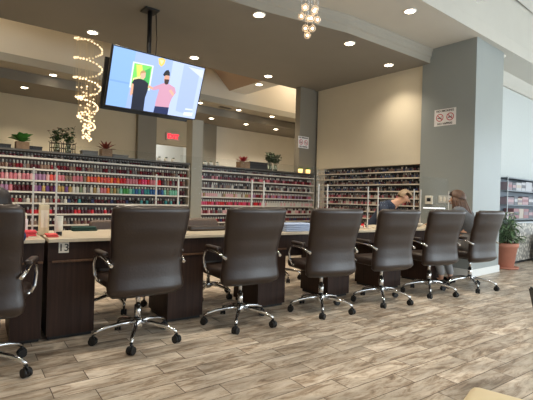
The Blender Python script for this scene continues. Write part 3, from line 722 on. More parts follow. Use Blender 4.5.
# ------------------------------------------------------------------ desks
DA = math.atan(-.09)
def fy(x): return 3.50-.09*x
ZD = .765
def desk(x0, x1, label, ped=(0, .34), number=None, first=False):
    L_ = (x1-x0)/math.cos(DA)
    t = thing('manicure_desk', label, 'desk', (x0, fy(x0), 0), DA, 'row of manicure desks')
    bm = B(); box(bm, .0015, L_-.0015, -.03, .78, ZD-.028, ZD, bev=.004); obj('desktop', bm, M_top, t)
    bm = B(); box(bm, .003, L_-.003, 0, .02, .60, ZD-.029); obj('front_panel', bm, M_desk, t)
    bm = B(); box(bm, ped[0]+.004, ped[1], .0205, .48, 0.03, ZD-.029); box(bm, ped[0]+.004, ped[1], -.001, .0204, .03, .598); obj('pedestal', bm, M_desk, t)
    bm = B(); box(bm, ped[0]+.02, ped[1]-.01, .03, .46, 0, .03); obj('plinth', bm, M_black, t)
    bm = B(); box(bm, ped[0]+.03, ped[1]+.0, -.016, -.0015, .583, .600, bev=.003); obj('drawer_pull', bm, M_deskedge, t)
    bm = B(); box(bm, L_-.035, L_-.01, .0205, .77, ZD-.13, ZD-.029); box(bm, ped[1]+.003, L_-.04, .40, .42, .45, ZD-.029); obj('support_rail', bm, M_desk, t)
    if number:
        bm = B(); box(bm, .075, .145, -.004, -.0005, .655, .735)
        text_mesh(bm, number, .078, M_facing_negY(.11, -.0055, .693), 1, .0005, .0005)
        obj('number_plate', bm, [mat('plate_white', (232, 226, 214), .5), mat('plate_black_digits', (24, 20, 20), .5)], t)
desk(-.195, .735, 'manicure desk at the left edge, behind the leftmost chair', ped=(.72, .925))
dl = ['with the number 13 plate', 'behind the second whole chair', 'carrying the pale blue towels', 'behind the fourth whole chair', 'behind the fifth whole chair', 'ending at the pillar']
for k in range(6):
    x0 = .755+.94*k
    desk(x0, x0+.935 if k < 5 else 6.46, 'dark brown manicure desk with cream top '+dl[k], number='13' if k == 0 else None)

# ------------------------------------------------------------------ acrylic guards
def guard(xa, xb, label):
    ya, yb = 3.70-.09*xa, 3.70-.09*xb; L_ = math.hypot(xb-xa, yb-ya)
    t = thing('sneeze_guard', label, 'screen', (xa, ya, ZD), DA, 'clear sneeze guards along the desks')
    bm = B(); box(bm, .012, L_-.012, -.003, .003, .12, .725); obj('acrylic_pane', bm, ACRYL, t)
    for s in (0, 1):
        x = .0 if s == 0 else L_
        bm = B(); box(bm, x-.0065, x+.0065, -.0065, .0065, .008, .535, bev=.0015); obj('post', bm, mat('frosted_acrylic_post', (196, 190, 182), .35), t)
        bm = B(); box(bm, x-.03, x+.03, -.06, .06, 0, .008); obj('foot', bm, M_shelfw, t)
gl = ['over the left edge desk', 'over the desk numbered 13', 'over the second desk', 'above the blue towels', 'behind the fourth whole chair', 'between the two seated people', 'at the right end next to the thermostat']
for (a, b_), lb in zip(((-.12, .69), (.85, 1.66), (1.87, 2.68), (2.83, 3.60), (3.74, 4.44), (4.63, 5.38), (5.53, 6.22)), gl): guard(a, b_, 'clear acrylic sneeze guard with white posts '+lb)

# ------------------------------------------------------------------ chairs
def interp(tab, z):
    for i in range(len(tab)-1):
        if z <= tab[i+1][0]:
            q = (z-tab[i][0])/(tab[i+1][0]-tab[i][0]); q = q*q*(3-2*q)*.5+q*.5
            return tab[i][1]+(tab[i+1][1]-tab[i][1])*q
    return tab[-1][1]
def backrest(bm, z0, z1, ytab, wtab, thick=.085, n=22, nz=26):
    rings = []
    for j in range(nz+1):
        q = j/nz; z = z0+(z1-z0)*q
        edge = min(1, min(q, 1-q)/.045); e = math.sqrt(max(0, 1-(1-edge)**2))
        wv = interp(wtab, z)*(.90+.10*e); tk = thick*(.25+.75*e)/2; yc = interp(ytab, z); ring = []
        for k in range(n):
            a = 2*PI*k/n; ca, sa = math.cos(a), math.sin(a); ex = .32
            x = wv*math.copysign(abs(ca)**ex, ca) if True else 0
            y = tk*math.copysign(abs(sa)**.6, sa)
            y += .05*(abs(x)/.27)**2   # sides wrap forward
            ring.append(bm.verts.new((x, yc+y, z)))
        rings.append(ring)
    for j in range(nz):
        for k in range(n):
            f = bm.faces.new((rings[j][k], rings[j][(k+1) % n], rings[j+1][(k+1) % n], rings[j+1][k])); f.smooth = True
    f = bm.faces.new(list(reversed(rings[0]))); f.smooth = True; f = bm.faces.new(rings[-1]); f.smooth = True
def star_base(t, phase, R_=.315, chrome=None):
    chrome = chrome or M_chrome
    bm = B(); lathe(bm, [(.036, .10), (.042, .105), (.042, .15), (.034, .165)], n=18)
    for k in range(5):
        a = phase+2*PI*k/5; ca, sa = math.cos(a), math.sin(a); pr = [(.03, .138), (.12, .135), (.22, .118), (.285, .098), (R_, .078)]
        tube(bm, [(r*ca, r*sa, z) for r, z in pr], [.019, .017, .015, .014, .013], 10)
    obj('star_base', bm, chrome, t)
    for k in range(5):
        a = phase+2*PI*k/5; ca, sa = math.cos(a), math.sin(a); cx, cy = R_*ca, R_*sa
        bm = B(); b2 = a+1.1
        ux, uy = math.cos(b2), math.sin(b2)
        for s in (-1, 1):
            c0 = Vector((cx+ux*s*.007, cy+uy*s*.007, .028)); c1 = Vector((cx+ux*s*.024, cy+uy*s*.024, .028))
            tube(bm, [c0, c1], .028, 16)
        tube(bm, [(cx-ux*.006, cy-uy*.006, .036), (cx+ux*.006, cy+uy*.006, .036)], .030, 14); tube(bm, [(cx, cy, .05), (cx, cy, .075)], .01, 8)
        obj('caster', bm, M_black, t)
def office_chair(x, y, az, phase, label):
    t = thing('office_chair', label, 'chair', (x, y, 0), -math.radians(az), 'brown leather client chairs')
    star_base(t, math.radians(phase)+math.radians(az))
    bm = B(); tube(bm, [(0, 0, .16), (0, 0, .27)], .026, 14); tube(bm, [(0, 0, .27), (0, 0, .385)], .016, 12); obj('gas_lift', bm, M_chrome, t)
    bm = B(); box(bm, -.09, .09, -.13, .12, .385, .415, bev=.006); tube(bm, [(.09, .0, .40), (.22, .0, .39)], .006, 8); tube(bm, [(.22, 0, .39), (.25, 0, .39)], .011, 8); obj('seat_mechanism', bm, M_black, t)
    bm = B(); box(bm, -.255, .255, -.215, .27, .4155, .505, bev=.034); o = obj('seat', bm, M_leather, t)
    for p in o.data.polygons: p.use_smooth = True
    bm = B()
    yt = [(.37, -.185), (.42, -.225), (.52, -.210), (.62, -.208), (.74, -.232), (.88, -.280), (1.04, -.318)]
    wt = [(.37, .268), (.44, .288), (.55, .272), (.66, .264), (.80, .276), (.92, .288), (1.04, .288)]
    backrest(bm, .37, 1.035, yt, wt); obj('backrest', bm, M_leather, t)
    bm = B()
    for s in (-1, 1): tube(bm, [(s*.2, -.286, .36+.60), (s*.0, -.30, .975)], .0015, 4) if False else None
    bm.free()
    for s in (-1, 1):
        bm = B()
        tube(bm, [(s*.262, .13, .455), (s*.285, .15, .50), (s*.292, .155, .58), (s*.292, .12, .645), (s*.29, .06, .662), (s*.288, -.06, .655), (s*.284, -.15, .635), (s*.27, -.215, .61)], .0125, 10)
        tube(bm, [(s*.262, .13, .455), (s*.2, .13, .43)], .0125, 8); a_ = obj('armrest', bm, M_chrome, t)
        bm = B(); box(bm, s*.29-.024, s*.29+.024, -.13, .09, .668, .70, bev=.012); o = obj('arm_pad', bm, M_leather, a_)
        for p in o.data.polygons: p.use_smooth = True
    return t
office_chair(.29, 3.04, 20, -42, 'brown leather office chair cut by the left edge, with a client in it')
office_chair(1.32, 3.09, 3, -48, 'brown leather office chair in front of the desk numbered 13')
office_chair(2.225, 3.0, 6, -60, 'brown leather office chair, second whole one from the left')
office_chair(3.14, 2.875, 14, -62, 'brown leather office chair in the middle, beside the blue towels')
office_chair(4.0, 2.765, 12, -68, 'brown leather office chair, fourth whole one from the left')
office_chair(4.87, 2.68, 14, -76, 'brown leather office chair, fifth whole one, left of the long haired client')
office_chair(5.64, 2.53, 8, -66, 'brown leather office chair nearest the pillar, holding the long haired client')

def tech_chair(x, y, az, phase, label, zt=.86):
    t = thing('technician_chair', label, 'chair', (x, y, 0), -math.radians(az), 'low brown technician chairs behind the desks')
    star_base(t, math.radians(phase), .28)
    bm = B(); tube(bm, [(0, 0, .16), (0, 0, .38)], .022, 12); obj('gas_lift', bm, M_chrome, t)
    bm = B(); box(bm, -.23, .23, -.2, .23, .385, .465, bev=.03); obj('seat', bm, M_leather, t)
    bm = B(); backrest(bm, .48, zt, [(.48, -.215), (.7, -.23), (1.0, -.27)], [(.48, .19), (.6, .225), (.8, .2), (1.0, .12)], .06); obj('backrest', bm, mat('worn_brown_leather', (84, 66, 54), .45, noise=.08, nscale=40), t)
tech_chair(1.50, 4.08, 184, 20, 'low brown technician chair behind the desk numbered 13', .85)
tech_chair(2.53, 4.02, 188, 50, 'low brown technician chair behind the second desk, back towards the grey post', .86)
tech_chair(3.90, 4.35, 190, 10, 'low brown technician chair behind the middle desk', .82)
tech_chair(4.80, 4.25, 170, 30, 'low brown technician chair behind the fourth desk', .82)
tech_chair(5.72, 4.30, 180, 40, 'low brown technician chair holding the technician in navy', .82)

# ------------------------------------------------------------------ things on the desks
def on_desk(x, back): return (x, fy(x)+back, ZD)
def bottle_on_desk():
    t = thing('lotion_tube', 'white lotion tube standing on its black cap beside the number 13 plate', 'lotion tube', on_desk(.885, .24))
    bm = B(); lathe(bm, [(.022, 0), (.024, .003), (.024, .028), (.022, .03)], n=18); obj('cap', bm, M_black, t)
    bm = B(); lathe(bm, [(.021, .0305), (.027, .04), (.030, .08), (.031, .15), (.031, .158)], n=18)
    for v_ in bm.verts:
        if v_.co.z > .1: v_.co.y *= max(.12, 1-(v_.co.z-.1)/.058)
    obj('tube_body', bm, M_ceramic, t)
    bm = B(); text_mesh(bm, 'LOTION', .012, M_facing_negY(0, -.032, .10), 0, .0003); bm.free()
bottle_on_desk()
t = thing('tall_carton', 'tall narrow cream carton standing near the number 13 plate', 'box', on_desk(.80, .36), DA)
bm = B(); box(bm, -.035, .035, -.035, .035, 0, .245, bev=.003); obj('carton_body', bm, mat('cream_carton', (222, 208, 176), .6), t)
bm = B(); box(bm, -.025, .025, -.0365, -.0355, .06, .2); obj('front_label', bm, mat('carton_label', (236, 228, 208), .6), t)
def towel(x, b_, w, d, h, rgb, label, n=3, rz=0):
    t = thing('folded_towel', label, 'towel', on_desk(x, b_), DA+rz)
    for k in range(n):
        hh = h/n; bm = B(); box(bm, -w/2+random.uniform(0, .01), w/2-random.uniform(0, .01), -d/2, d/2, k*hh+.0004, (k+1)*hh, bev=min(hh*.45, .012)); o = obj('fold', bm, mat('towel_%d_%d_%d' % rgb, rgb, .9, bump=.5, nscale=90), t)
        for p in o.data.polygons: p.use_smooth = True
towel(.67, .20, .11, .12, .05, (214, 74, 84), 'red pink folded towel on the left edge desk', 2)
towel(.815, .15, .09, .11, .025, (224, 92, 90), 'small coral red folded towel in front of the tall carton', 2)
towel(1.20, .68, .22, .10, .04, (34, 62, 56), 'dark green folded towel at the back of the desk numbered 13', 2)
towel(3.20, .13, .42, .22, .085, (176, 192, 222), 'pale blue folded towels stacked on the middle desk', 4)
towel(4.30, .30, .2, .16, .03, (206, 196, 184), 'pale folded towel between the fourth and fifth chairs', 2)
# pink jars on the left desk
for i, (x, b_, r, h_, rgb, lb) in enumerate(((.60, .33, .028, .12, (236, 150, 178), 'pink glass jar on the left edge desk next to the leftmost chair'), (.67, .38, .022, .17, (232, 220, 226), 'tall pale pink pump bottle on the left edge desk'), (.58, .22, .018, .07, (222, 60, 90), 'small hot pink polish bottle beside the red pink towel'))):
    t = thing('cosmetic_jar', lb, 'jar', on_desk(x, b_))
    bm = B(); lathe(bm, [(r*.9, 0), (r, .004), (r, h_*.72), (r*.7, h_*.76)], n=18); obj('jar_body', bm, mat('jar_%d' % i, rgb, .25), t)
    bm = B(); lathe(bm, [(r*.72, h_*.762), (r*.72, h_*.98), (r*.6, h_)], n=18); obj('lid', bm, M_ceramic, t)
# forearm cushion
t = thing('forearm_cushion', 'long dark brown forearm cushion lying on the second desk', 'cushion', on_desk(2.33, .42), DA)
bm = B(); box(bm, -.24, .24, -.06, .06, 0, .05, bev=.02); o = obj('pad', bm, M_leather, t)
bm = B(); box(bm, -.25, -.2405, -.03, .03, 0, .03, bev=.003); obj('end_tab', bm, M_black, t)
# desk lamp with white arm on the left desk
def led_lamp(x, b_, label, pts, head, rz=0):
    t = thing('desk_lamp', label, 'desk lamp', on_desk(x, b_), rz)
    bm = B(); lathe(bm, [(.05, 0), (.05, .012), (.02, .018)], n=20); obj('base', bm, M_ceramic, t)
    bm = B(); tube(bm, pts, .006, 8); obj('arm', bm, M_shelfw, t)
    a, b2 = head; bm = B(); tube(bm, [a, b2], .009, 10); obj('lamp_head', bm, mat('lit_lamp_head', (250, 250, 255), .4, emit=(240, 245, 255), estr=.6), t)
led_lamp(.62, .55, 'white articulated desk lamp rising above the left edge desk', [(0, 0, .018), (.0, 0, .06), (.09, 0, .16), (-.08, .0, .31)], ((-.09, 0, .315), (-.24, .0, .335)))
led_lamp(6.05, .30, 'slim white led desk lamp at the right end of the row', [(0, 0, .018), (0, 0, .27)], ((-.17, .10, .272), (.14, -.08, .272)))
# yellow cloth on the knee rail of the second technician chair
t = thing('yellow_cloth', 'yellow folded cloth on the technician chair seat seen under the second desk', 'cloth', (2.53, 3.98, .466))
bm = B(); box(bm, -.14, .14, -.1, .1, 0, .02, bev=.008); obj('cloth_fold', bm, mat('yellow_cotton', (222, 176, 46), .9), t)
# bowl and jars before the seated technician
t = thing('manicure_bowl', 'white manicure bowl between the technician and the long haired client', 'bowl', on_desk(5.55, .25))
bm = B(); lathe(bm, [(.03, 0), (.06, .02), (.075, .055), (.07, .055), (.055, .025), (.01, .02)], n=24); obj('bowl', bm, M_ceramic, t)
bm = B(); lathe(bm, [(.066, .045), (.001, .0455)], n=20); obj('water', bm, mat('pink_water', (232, 170, 170), .1), t)
for i, x in enumerate((4.55, 4.47, 3.62)):
    t = thing('polish_bottle', ('dark polish bottle on the desk by the fifth chair, right of two', 'red polish bottle on the desk by the fifth chair, left of two', 'brown polish bottle on the desk by the fourth chair')[i], 'nail polish bottle', on_desk(x, .30))
    bm = B(); bottle_geo(bm, .04, .085, part='body', n=14); obj('bottle_body', bm, mat(('black_lacquer', 'bright_red_lacquer', 'brown_lacquer')[i], (60, 30, 30), .25), t)
    bm = B(); bottle_geo(bm, .04, .085, mi_cap=0, part='cap', n=14); obj('cap', bm, mat('black_cap', CAPC['black'], .3), t)

# ------------------------------------------------------------------ people
def person(name, label, root, fwd, pts, shirt, pants, hairf, hair_m, sleeves_long=True, shoe=M_black, skin_m=M_skin):
    """pts: dict of world joints"""
    t = thing(name, label, 'person', root)
    R0 = Vector(root); P = {k: Vector(v_)-R0 for k, v_ in pts.items()}
    f = Vector(fwd).normalized(); s = Vector((f.y, -f.x, 0)).normalized()
    P.setdefault('hipL', P['pelvis']-s*.09); P.setdefault('hipR', P['pelvis']+s*.09)
    P.setdefault('shL', P['chest']-s*.15+Vector((0, 0, .03))); P.setdefault('shR', P['chest']+s*.15+Vector((0, 0, .03)))
    hd = P['head']; nk = P['neck']
    names = ['pelvis', 'belly', 'chest', 'neck', 'jaw', 'head', 'crown', 'shL', 'elL', 'wrL', 'shR', 'elR', 'wrR', 'hipL', 'knL', 'anL', 'toL', 'hipR', 'knR', 'anR', 'toR']
    P['belly'] = P['pelvis'].lerp(P['chest'], .5)
    up = (hd-nk).normalized()
    P['jaw'] = hd-up*.05+f*.015; P['crown'] = hd+up*.055
    for q in 'LR': P['to'+q] = P['an'+q]+f*.14-Vector((0, 0, .035))
    V = [P[n_] for n_ in names]; I = {n_: i for i, n_ in enumerate(names)}
    E = [('pelvis', 'belly'), ('belly', 'chest'), ('chest', 'neck'), ('neck', 'jaw'), ('jaw', 'head'), ('head', 'crown'), ('chest', 'shL'), ('shL', 'elL'), ('elL', 'wrL'), ('chest', 'shR'), ('shR', 'elR'), ('elR', 'wrR'),
         ('pelvis', 'hipL'), ('hipL', 'knL'), ('knL', 'anL'), ('anL', 'toL'), ('pelvis', 'hipR'), ('hipR', 'knR'), ('knR', 'anR'), ('anR', 'toR')]
    rad = dict(collar=.07, pelvis=.12, belly=.11, chest=.125, neck=.05, jaw=.072, head=.088, crown=.07, sh=.055, el=.038, wr=.026, hip=.085, kn=.055, an=.036, to=.032)
    rr = [rad[n_] if n_ in rad else rad[n_[:-1]] for n_ in names]
    # hands: palm, four unequal fingers and a thumb as chains growing out of each wrist
    for q in 'LR':
        w0 = P['wr'+q]; d = (w0-P['el'+q]).normalized(); d = Vector((d.x, d.y, -.05)).normalized(); sd = d.cross(Vector((0, 0, 1))).normalized()
        i0 = len(V); V.append(w0+d*.075); rr.append(.026); names.append('palm'+q); E.append((I['wr'+q], i0))
        for k, ln in enumerate((.05, .06, .055, .042)):
            b_ = w0+d*.09+sd*(k-1.5)*.019; i1 = len(V)
            V += [b_, b_+d*ln*.55-Vector((0, 0, .004)), b_+d*ln-Vector((0, 0, .018))]; rr += [.0095, .0085, .007]; E += [(i0, i1), (i1, i1+1), (i1+1, i1+2)]
        i1 = len(V); tb = w0+d*.03+sd*(.026 if q == 'L' else -.026)
        V += [tb, tb+d*.028+sd*(.016 if q == 'L' else -.016), tb+d*.05+sd*(.02 if q == 'L' else -.02)-Vector((0, 0, .005))]; rr += [.011, .0095, .008]; E += [(I['wr'+q], i1), (i1, i1+1), (i1+1, i1+2)]
    EE = [(I[a] if isinstance(a, str) else a, I[b_] if isinstance(b_, str) else b_) for a, b_ in E]
    skin('body', V, EE, rr, skin_m, t, 1)
    def cloth(nm, ns, es, m, grow, ends={}):
        vv = [ends.get(n_, P[n_]) for n_ in ns]; ee = [(ns.index(a), ns.index(b_)) for a, b_ in es]
        r2 = [(rad[n_] if n_ in rad else rad[n_[:-1]])+grow for n_ in ns]; return skin(nm, vv, ee, r2, m, t, 2)
    slv = {}; P['collar'] = P['chest'].lerp(P['neck'], .75)
    for q in 'LR': slv['wr'+q] = P['el'+q].lerp(P['wr'+q], .85 if sleeves_long else .1)
    cloth('shirt', ['pelvis', 'belly', 'chest', 'collar', 'shL', 'elL', 'wrL', 'shR', 'elR', 'wrR'], [('pelvis', 'belly'), ('chest', 'collar'), ('belly', 'chest'), ('chest', 'shL'), ('shL', 'elL'), ('elL', 'wrL'), ('chest', 'shR'), ('shR', 'elR'), ('elR', 'wrR')], shirt, .016, slv)
    cloth('trousers', ['pelvis', 'hipL', 'knL', 'anL', 'hipR', 'knR', 'anR'], [('pelvis', 'hipL'), ('hipL', 'knL'), ('knL', 'anL'), ('pelvis', 'hipR'), ('hipR', 'knR'), ('knR', 'anR')], pants, .014, {'anL': P['anL']+Vector((0, 0, .04)), 'anR': P['anR']+Vector((0, 0, .04))})
    for q in 'LR':
        bm = B(); a = P['an'+q]; b2 = P['to'+q]; c = a.lerp(b2, .45)
        sphere(bm, (0, 0, 0), 1, 16, 8); ang = math.atan2(f.y, f.x)
        for v_ in bm.verts:
            x, y, z = v_.co; x *= .14; y *= .05*(1 if x > 0 else .8); z = z*.05 if z > 0 else z*.02
            v_.co = Vector((c.x+x*math.cos(ang)-y*math.sin(ang), c.y+x*math.sin(ang)+y*math.cos(ang), -R0.z+.021+z))
        obj('shoe', bm, shoe, t)
    # face
    lk = Vector(pts.get('look', fwd)).normalized(); sx = lk.cross(up).normalized(); fu = sx.cross(lk).normalized()
    bm = B(); c = hd+lk*.088
    tube(bm, [c+fu*.012-lk*.002, c-fu*.02+lk*.016], [.006, .012], 8); obj('nose', bm, skin_m, t)
    for s_ in (-1, 1):
        bm = B(); sphere(bm, c+sx*s_*.031+fu*.018-lk*.012, .008, 10, 6); obj('eye', bm, M_black, t)
    bm = B(); tube(bm, [c-fu*.042-sx*.022-lk*.008, c-fu*.044+lk*.0, c-fu*.042+sx*.022-lk*.008], .005, 6); obj('mouth', bm, mat('lips', (168, 84, 80), .5), t)
    for s_ in (-1, 1):
        bm = B(); sphere(bm, hd+sx*s_*.084-fu*.005, .022, 8, 6, sc=(.6, .6, 1.2)); obj('ear', bm, skin_m, t)
    hairf(t, hd, lk, sx, fu, hair_m)
    return t
def hair_cap(bm, hd, lk, sx, fu, r=.118, low=-.35):
    m0 = B(); bmesh.ops.create_uvsphere(m0, u_segments=24, v_segments=16, radius=r)
    kill = []; r *= 1.0
    for v_ in m0.verts:
        x, y, z = v_.co/r
        if y > .45 and z < .45: kill.append(v_)
        elif z < low-.2: kill.append(v_)
    bmesh.ops.delete(m0, geom=kill, context='VERTS')
    for v_ in m0.verts:
        n_ = 1+.03*math.sin(v_.co.x*190)+.02*math.sin(v_.co.z*150); v_.co = hd+fu*.012+(sx*v_.co.x*.95+lk*v_.co.y+fu*v_.co.z)*n_-lk*.012
    me = bpy.data.meshes.new('x'); m0.to_mesh(me); m0.free(); bm.from_mesh(me); bpy.data.meshes.remove(me)
    for f in bm.faces: f.smooth = True
def hair_short(t, hd, lk, sx, fu, m):
    bm = B(); hair_cap(bm, hd, lk, sx, fu); obj('hair', bm, m, t)
def hair_long(t, hd, lk, sx, fu, m):
    bm = B(); hair_cap(bm, hd, lk, sx, fu, .120)
    for i in range(26):
        a = -PI*.05-PI*.9*i/25; x, y = math.cos(a), math.sin(a)
        p0 = hd+(sx*x+lk*y)*.095+fu*.02; ln = .27+random.uniform(-.04, .05)
        p1 = p0+(sx*x+lk*y)*.035-Vector((0, 0, ln*.4)); p2 = hd+(sx*x*.15+lk*y*.20)-Vector((0, 0, ln)); p3 = p2-Vector((0, 0, .05))-lk*.01
        tube(bm, [p0, p1, p2, p3], [.016, .022, .018, .004], 7)
    obj('hair', bm, m, t)
# client in the chair nearest the pillar
f1 = (math.sin(math.radians(8)), math.cos(math.radians(8)), 0)
person('person', 'seated person with long brown hair and grey top at the chair nearest the pillar', (5.70, 2.60, 0), f1,
    dict(pelvis=(5.69, 2.60, .60), chest=(5.73, 2.70, .96), neck=(5.76, 2.76, 1.07), head=(5.79, 2.81, 1.175), elL=(5.56, 2.86, .78), wrL=(5.66, 3.08, .815), elR=(5.95, 2.84, .80), wrR=(5.84, 3.08, .815),
         knL=(5.63, 3.03, .50), anL=(5.62, 2.90, .06), knR=(5.84, 3.02, .50), anR=(5.80, 2.86, .06), look=(-.1, 1, -.25)),
    mat('heather_grey_knit', (96, 98, 102), .9, noise=.1, nscale=40), mat('pale_grey_leggings', (152, 150, 150), .8), hair_long, mat('long_brown_hair', (84, 58, 42), .5, noise=.3, nscale=30))
person('person', 'seated technician with short blond hair and navy top bending over the desk', (5.68, 4.28, 0), (.15, -1, 0),
    dict(pelvis=(5.70, 4.24, .58), chest=(5.81, 3.92, 1.03), neck=(5.87, 3.81, 1.11), head=(5.94, 3.71, 1.19), elL=(5.98, 3.80, .80), wrL=(5.84, 3.50, .80), elR=(5.50, 3.76, .80), wrR=(5.66, 3.45, .80),
         knL=(5.86, 3.86, .50), anL=(5.84, 3.92, .06), knR=(5.58, 3.90, .50), anR=(5.56, 3.95, .06), look=(.1, -1, -.6)),
    mat('navy_cotton', (44, 52, 70), .85), mat('black_cotton', (34, 34, 38), .85), hair_short, mat('ash_blond_hair', (158, 134, 108), .5, noise=.25, nscale=40))
person('person', 'client with dark hair and blue clothes half hidden in the leftmost chair', (.31, 3.10, 0), (.05, 1, 0),
    dict(pelvis=(.31, 3.12, .60), chest=(.34, 3.30, .84), neck=(.35, 3.43, .94), head=(.41, 3.52, 1.015), elL=(.10, 3.50, .78), wrL=(.22, 3.66, .82), elR=(.56, 3.30, .78), wrR=(.50, 3.60, .82),
         knL=(.20, 3.52, .50), anL=(.20, 3.42, .06), knR=(.42, 3.52, .50), anR=(.42, 3.42, .06), look=(.0, 1, -.5)),
    mat('denim_blue_cotton', (40, 62, 104), .85), mat('dark_denim', (34, 46, 74), .85), hair_short, mat('dark_hair', (36, 28, 26), .5))

# ------------------------------------------------------------------ planter and aisle shelf
t = thing('potted_plant', 'bushy green plant in a large terracotta pot right of the pillar', 'plant', (8.02, 3.0, 0))
t.scale = (.92, .92, .98)
bm = B(); lathe(bm, [(.19, 0), (.24, .005), (.25, .035), (.23, .035), (.21, .02)], n=32); obj('saucer', bm, M_terra, t)
bm = B(); lathe(bm, [(.15, .022), (.16, .03), (.215, .38), (.235, .385), (.24, .46), (.215, .46), (.20, .42), (.02, .41)], n=32); obj('pot', bm, M_terra, t)
bm = B(); lathe(bm, [(.198, .4205), (.19, .435), (.02, .44)], n=24); obj('soil', bm, M_soil, t)
bm = B(); bl = B()
for i in range(34):
    a = i*2.4; r = .03+.13*(i/34); tip = Vector(((.05+.26*(i/34))*math.cos(a), (.05+.22*(i/34))*math.sin(a), random.uniform(.68, 1.08)-.25*(i/34)))
    tube(bm, [(r*math.cos(a), r*math.sin(a), .44), (tip.x*.7, tip.y*.7, tip.z*.8), tip], .004, 5)
    for k in range(11):
        q = .25+.75*k/10; p = Vector((r*math.cos(a), r*math.sin(a), .44)).lerp(tip, q); b_ = a+random.uniform(-1.6, 1.6)
        leaf(bl, p, (math.cos(b_), math.sin(b_), random.uniform(-.1, .9)), random.uniform(.10, .17), .04, .5, seg=3)
obj('stems', bm, M_leafd, t); obj('foliage', bl, mat('planter_leaf', (104, 128, 92), .45, noise=.3, nscale=15), t)

t = thing('display_shelf', 'grey wall shelf unit with boxed products right of the pillar', 'display rack', (10.0, 3.25, 0))
bm = B(); box(bm, -1.6, 2.4, .10, .13, .82, 1.66); obj('back_panel', bm, mat('grey_display_panel', (120, 128, 136), .6), t)
for z in (.86, 1.13, 1.40, 1.64):
    bm = B(); box(bm, -1.6, 2.4, -.13, .0995, z-.02, z); obj('shelf', bm, mat('grey_display_panel', (120, 128, 136), .6), t)
for x in (-1.61, .02, 1.2, 2.41):
    bm = B()
    for za, zb in ((.82, 1.66),): box(bm, x-.009, x+.009, -.14, -.1305, za, zb)
    obj('divider', bm, mat('pale_display_edge', (180, 186, 190), .5), t)
pc = [('dark grey', (104, 102, 108)), ('pink', (172, 142, 146)), ('white', (176, 176, 180)), ('red', (146, 104, 108)), ('mauve', (134, 118, 126)), ('slate', (92, 94, 102)), ('beige', (176, 164, 152))]
seen = {}
for zi, z in enumerate((.86, 1.13, 1.40)):
    x = -1.52; k = 0
    while x < 1.7:
        w = random.uniform(.17, .36); hh = random.uniform(.12, .20); cn, rgb = random.choice(pc); k += 1
        tt = thing('product_box', '%s product box on the %s shelf right of the pillar, %s along' % (cn, ('lowest', 'middle', 'highest')[zi], ORD[min(k-1, 9)] if k <= 10 else ('eleventh', 'twelfth', 'thirteenth', 'fourteenth', 'fifteenth', 'sixteenth', 'seventeenth', 'eighteenth', 'nineteenth', 'twentieth', 'twenty first', 'twenty second', 'twenty third')[k-11]), 'box', (10+x+w/2, 3.25, z), 0, 'product boxes on the shelves right of the pillar')
        bm = B(); box(bm, -w/2+.004, w/2-.004, -.1, .08, 0, hh, bev=.003); obj('carton_body', bm, mat('pbox_%s' % cn.replace(' ', '_'), rgb, .6), tt)
        c2 = random.choice(pc); bm = B(); box(bm, -w/2+.015, w/2-.015, -.102, -.1003, hh*.35, hh*.7); obj('printed_band', bm, mat('pbox_%s' % c2[0].replace(' ', '_'), c2[1], .6), tt)
        x += w+.004
# mottled low bench under the shelves
t = thing('low_cabinet', 'pale mottled low cabinet below the product shelves right of the pillar', 'cabinet', (10.4, 3.2, 0))
mm = mat('mottled_stone_laminate', (176, 170, 160), .5); nt = mm.node_tree; b = nt.nodes['Principled BSDF']
tc = nt.nodes.new('ShaderNodeTexCoord'); vo = nt.nodes.new('ShaderNodeTexVoronoi'); vo.inputs['Scale'].default_value = 16; rp = nt.nodes.new('ShaderNodeValToRGB')
rp.color_ramp.elements[0].position = .2; rp.color_ramp.elements[0].color = lin((214, 206, 192)); rp.color_ramp.elements[1].position = .6; rp.color_ramp.elements[1].color = lin((132, 128, 122))
nt.links.new(tc.outputs['Object'], vo.inputs['Vector']); nt.links.new(vo.outputs['Distance'], rp.inputs['Fac']); nt.links.new(rp.outputs[0], b.inputs['Base Color'])
bm = B(); box(bm, -1.75, 2.0, -.10, .17, .05, .77); obj('cabinet_body', bm, mm, t)
bm = B(); box(bm, -1.77, 2.02, -.12, .175, .7705, .80, bev=.004); obj('cabinet_top', bm, mat('pale_display_edge', (180, 186, 190), .5), t)
bm = B(); box(bm, -1.7, 1.95, -.07, .16, 0, .0495); obj('plinth', bm, M_charcoal, t)
for i, x in enumerate((9.62, 9.98)):
    t = thing('waste_bin', 'blue grey upright bin at the right edge, %s of two' % ('left' if i == 0 else 'right'), 'bin', (x, 2.86, 0), 0, 'blue grey bins at the right edge')
    bm = B(); box(bm, -.14, .14, -.13, .13, 0, .50, bev=.02); obj('bin_body', bm, mat('blue_grey_plastic', (104, 114, 128), .5), t)
    bm = B(); box(bm, -.15, .15, -.14, .14, .5005, .56, bev=.015); obj('lid', bm, mat('dark_blue_grey_plastic', (78, 86, 98), .5), t)

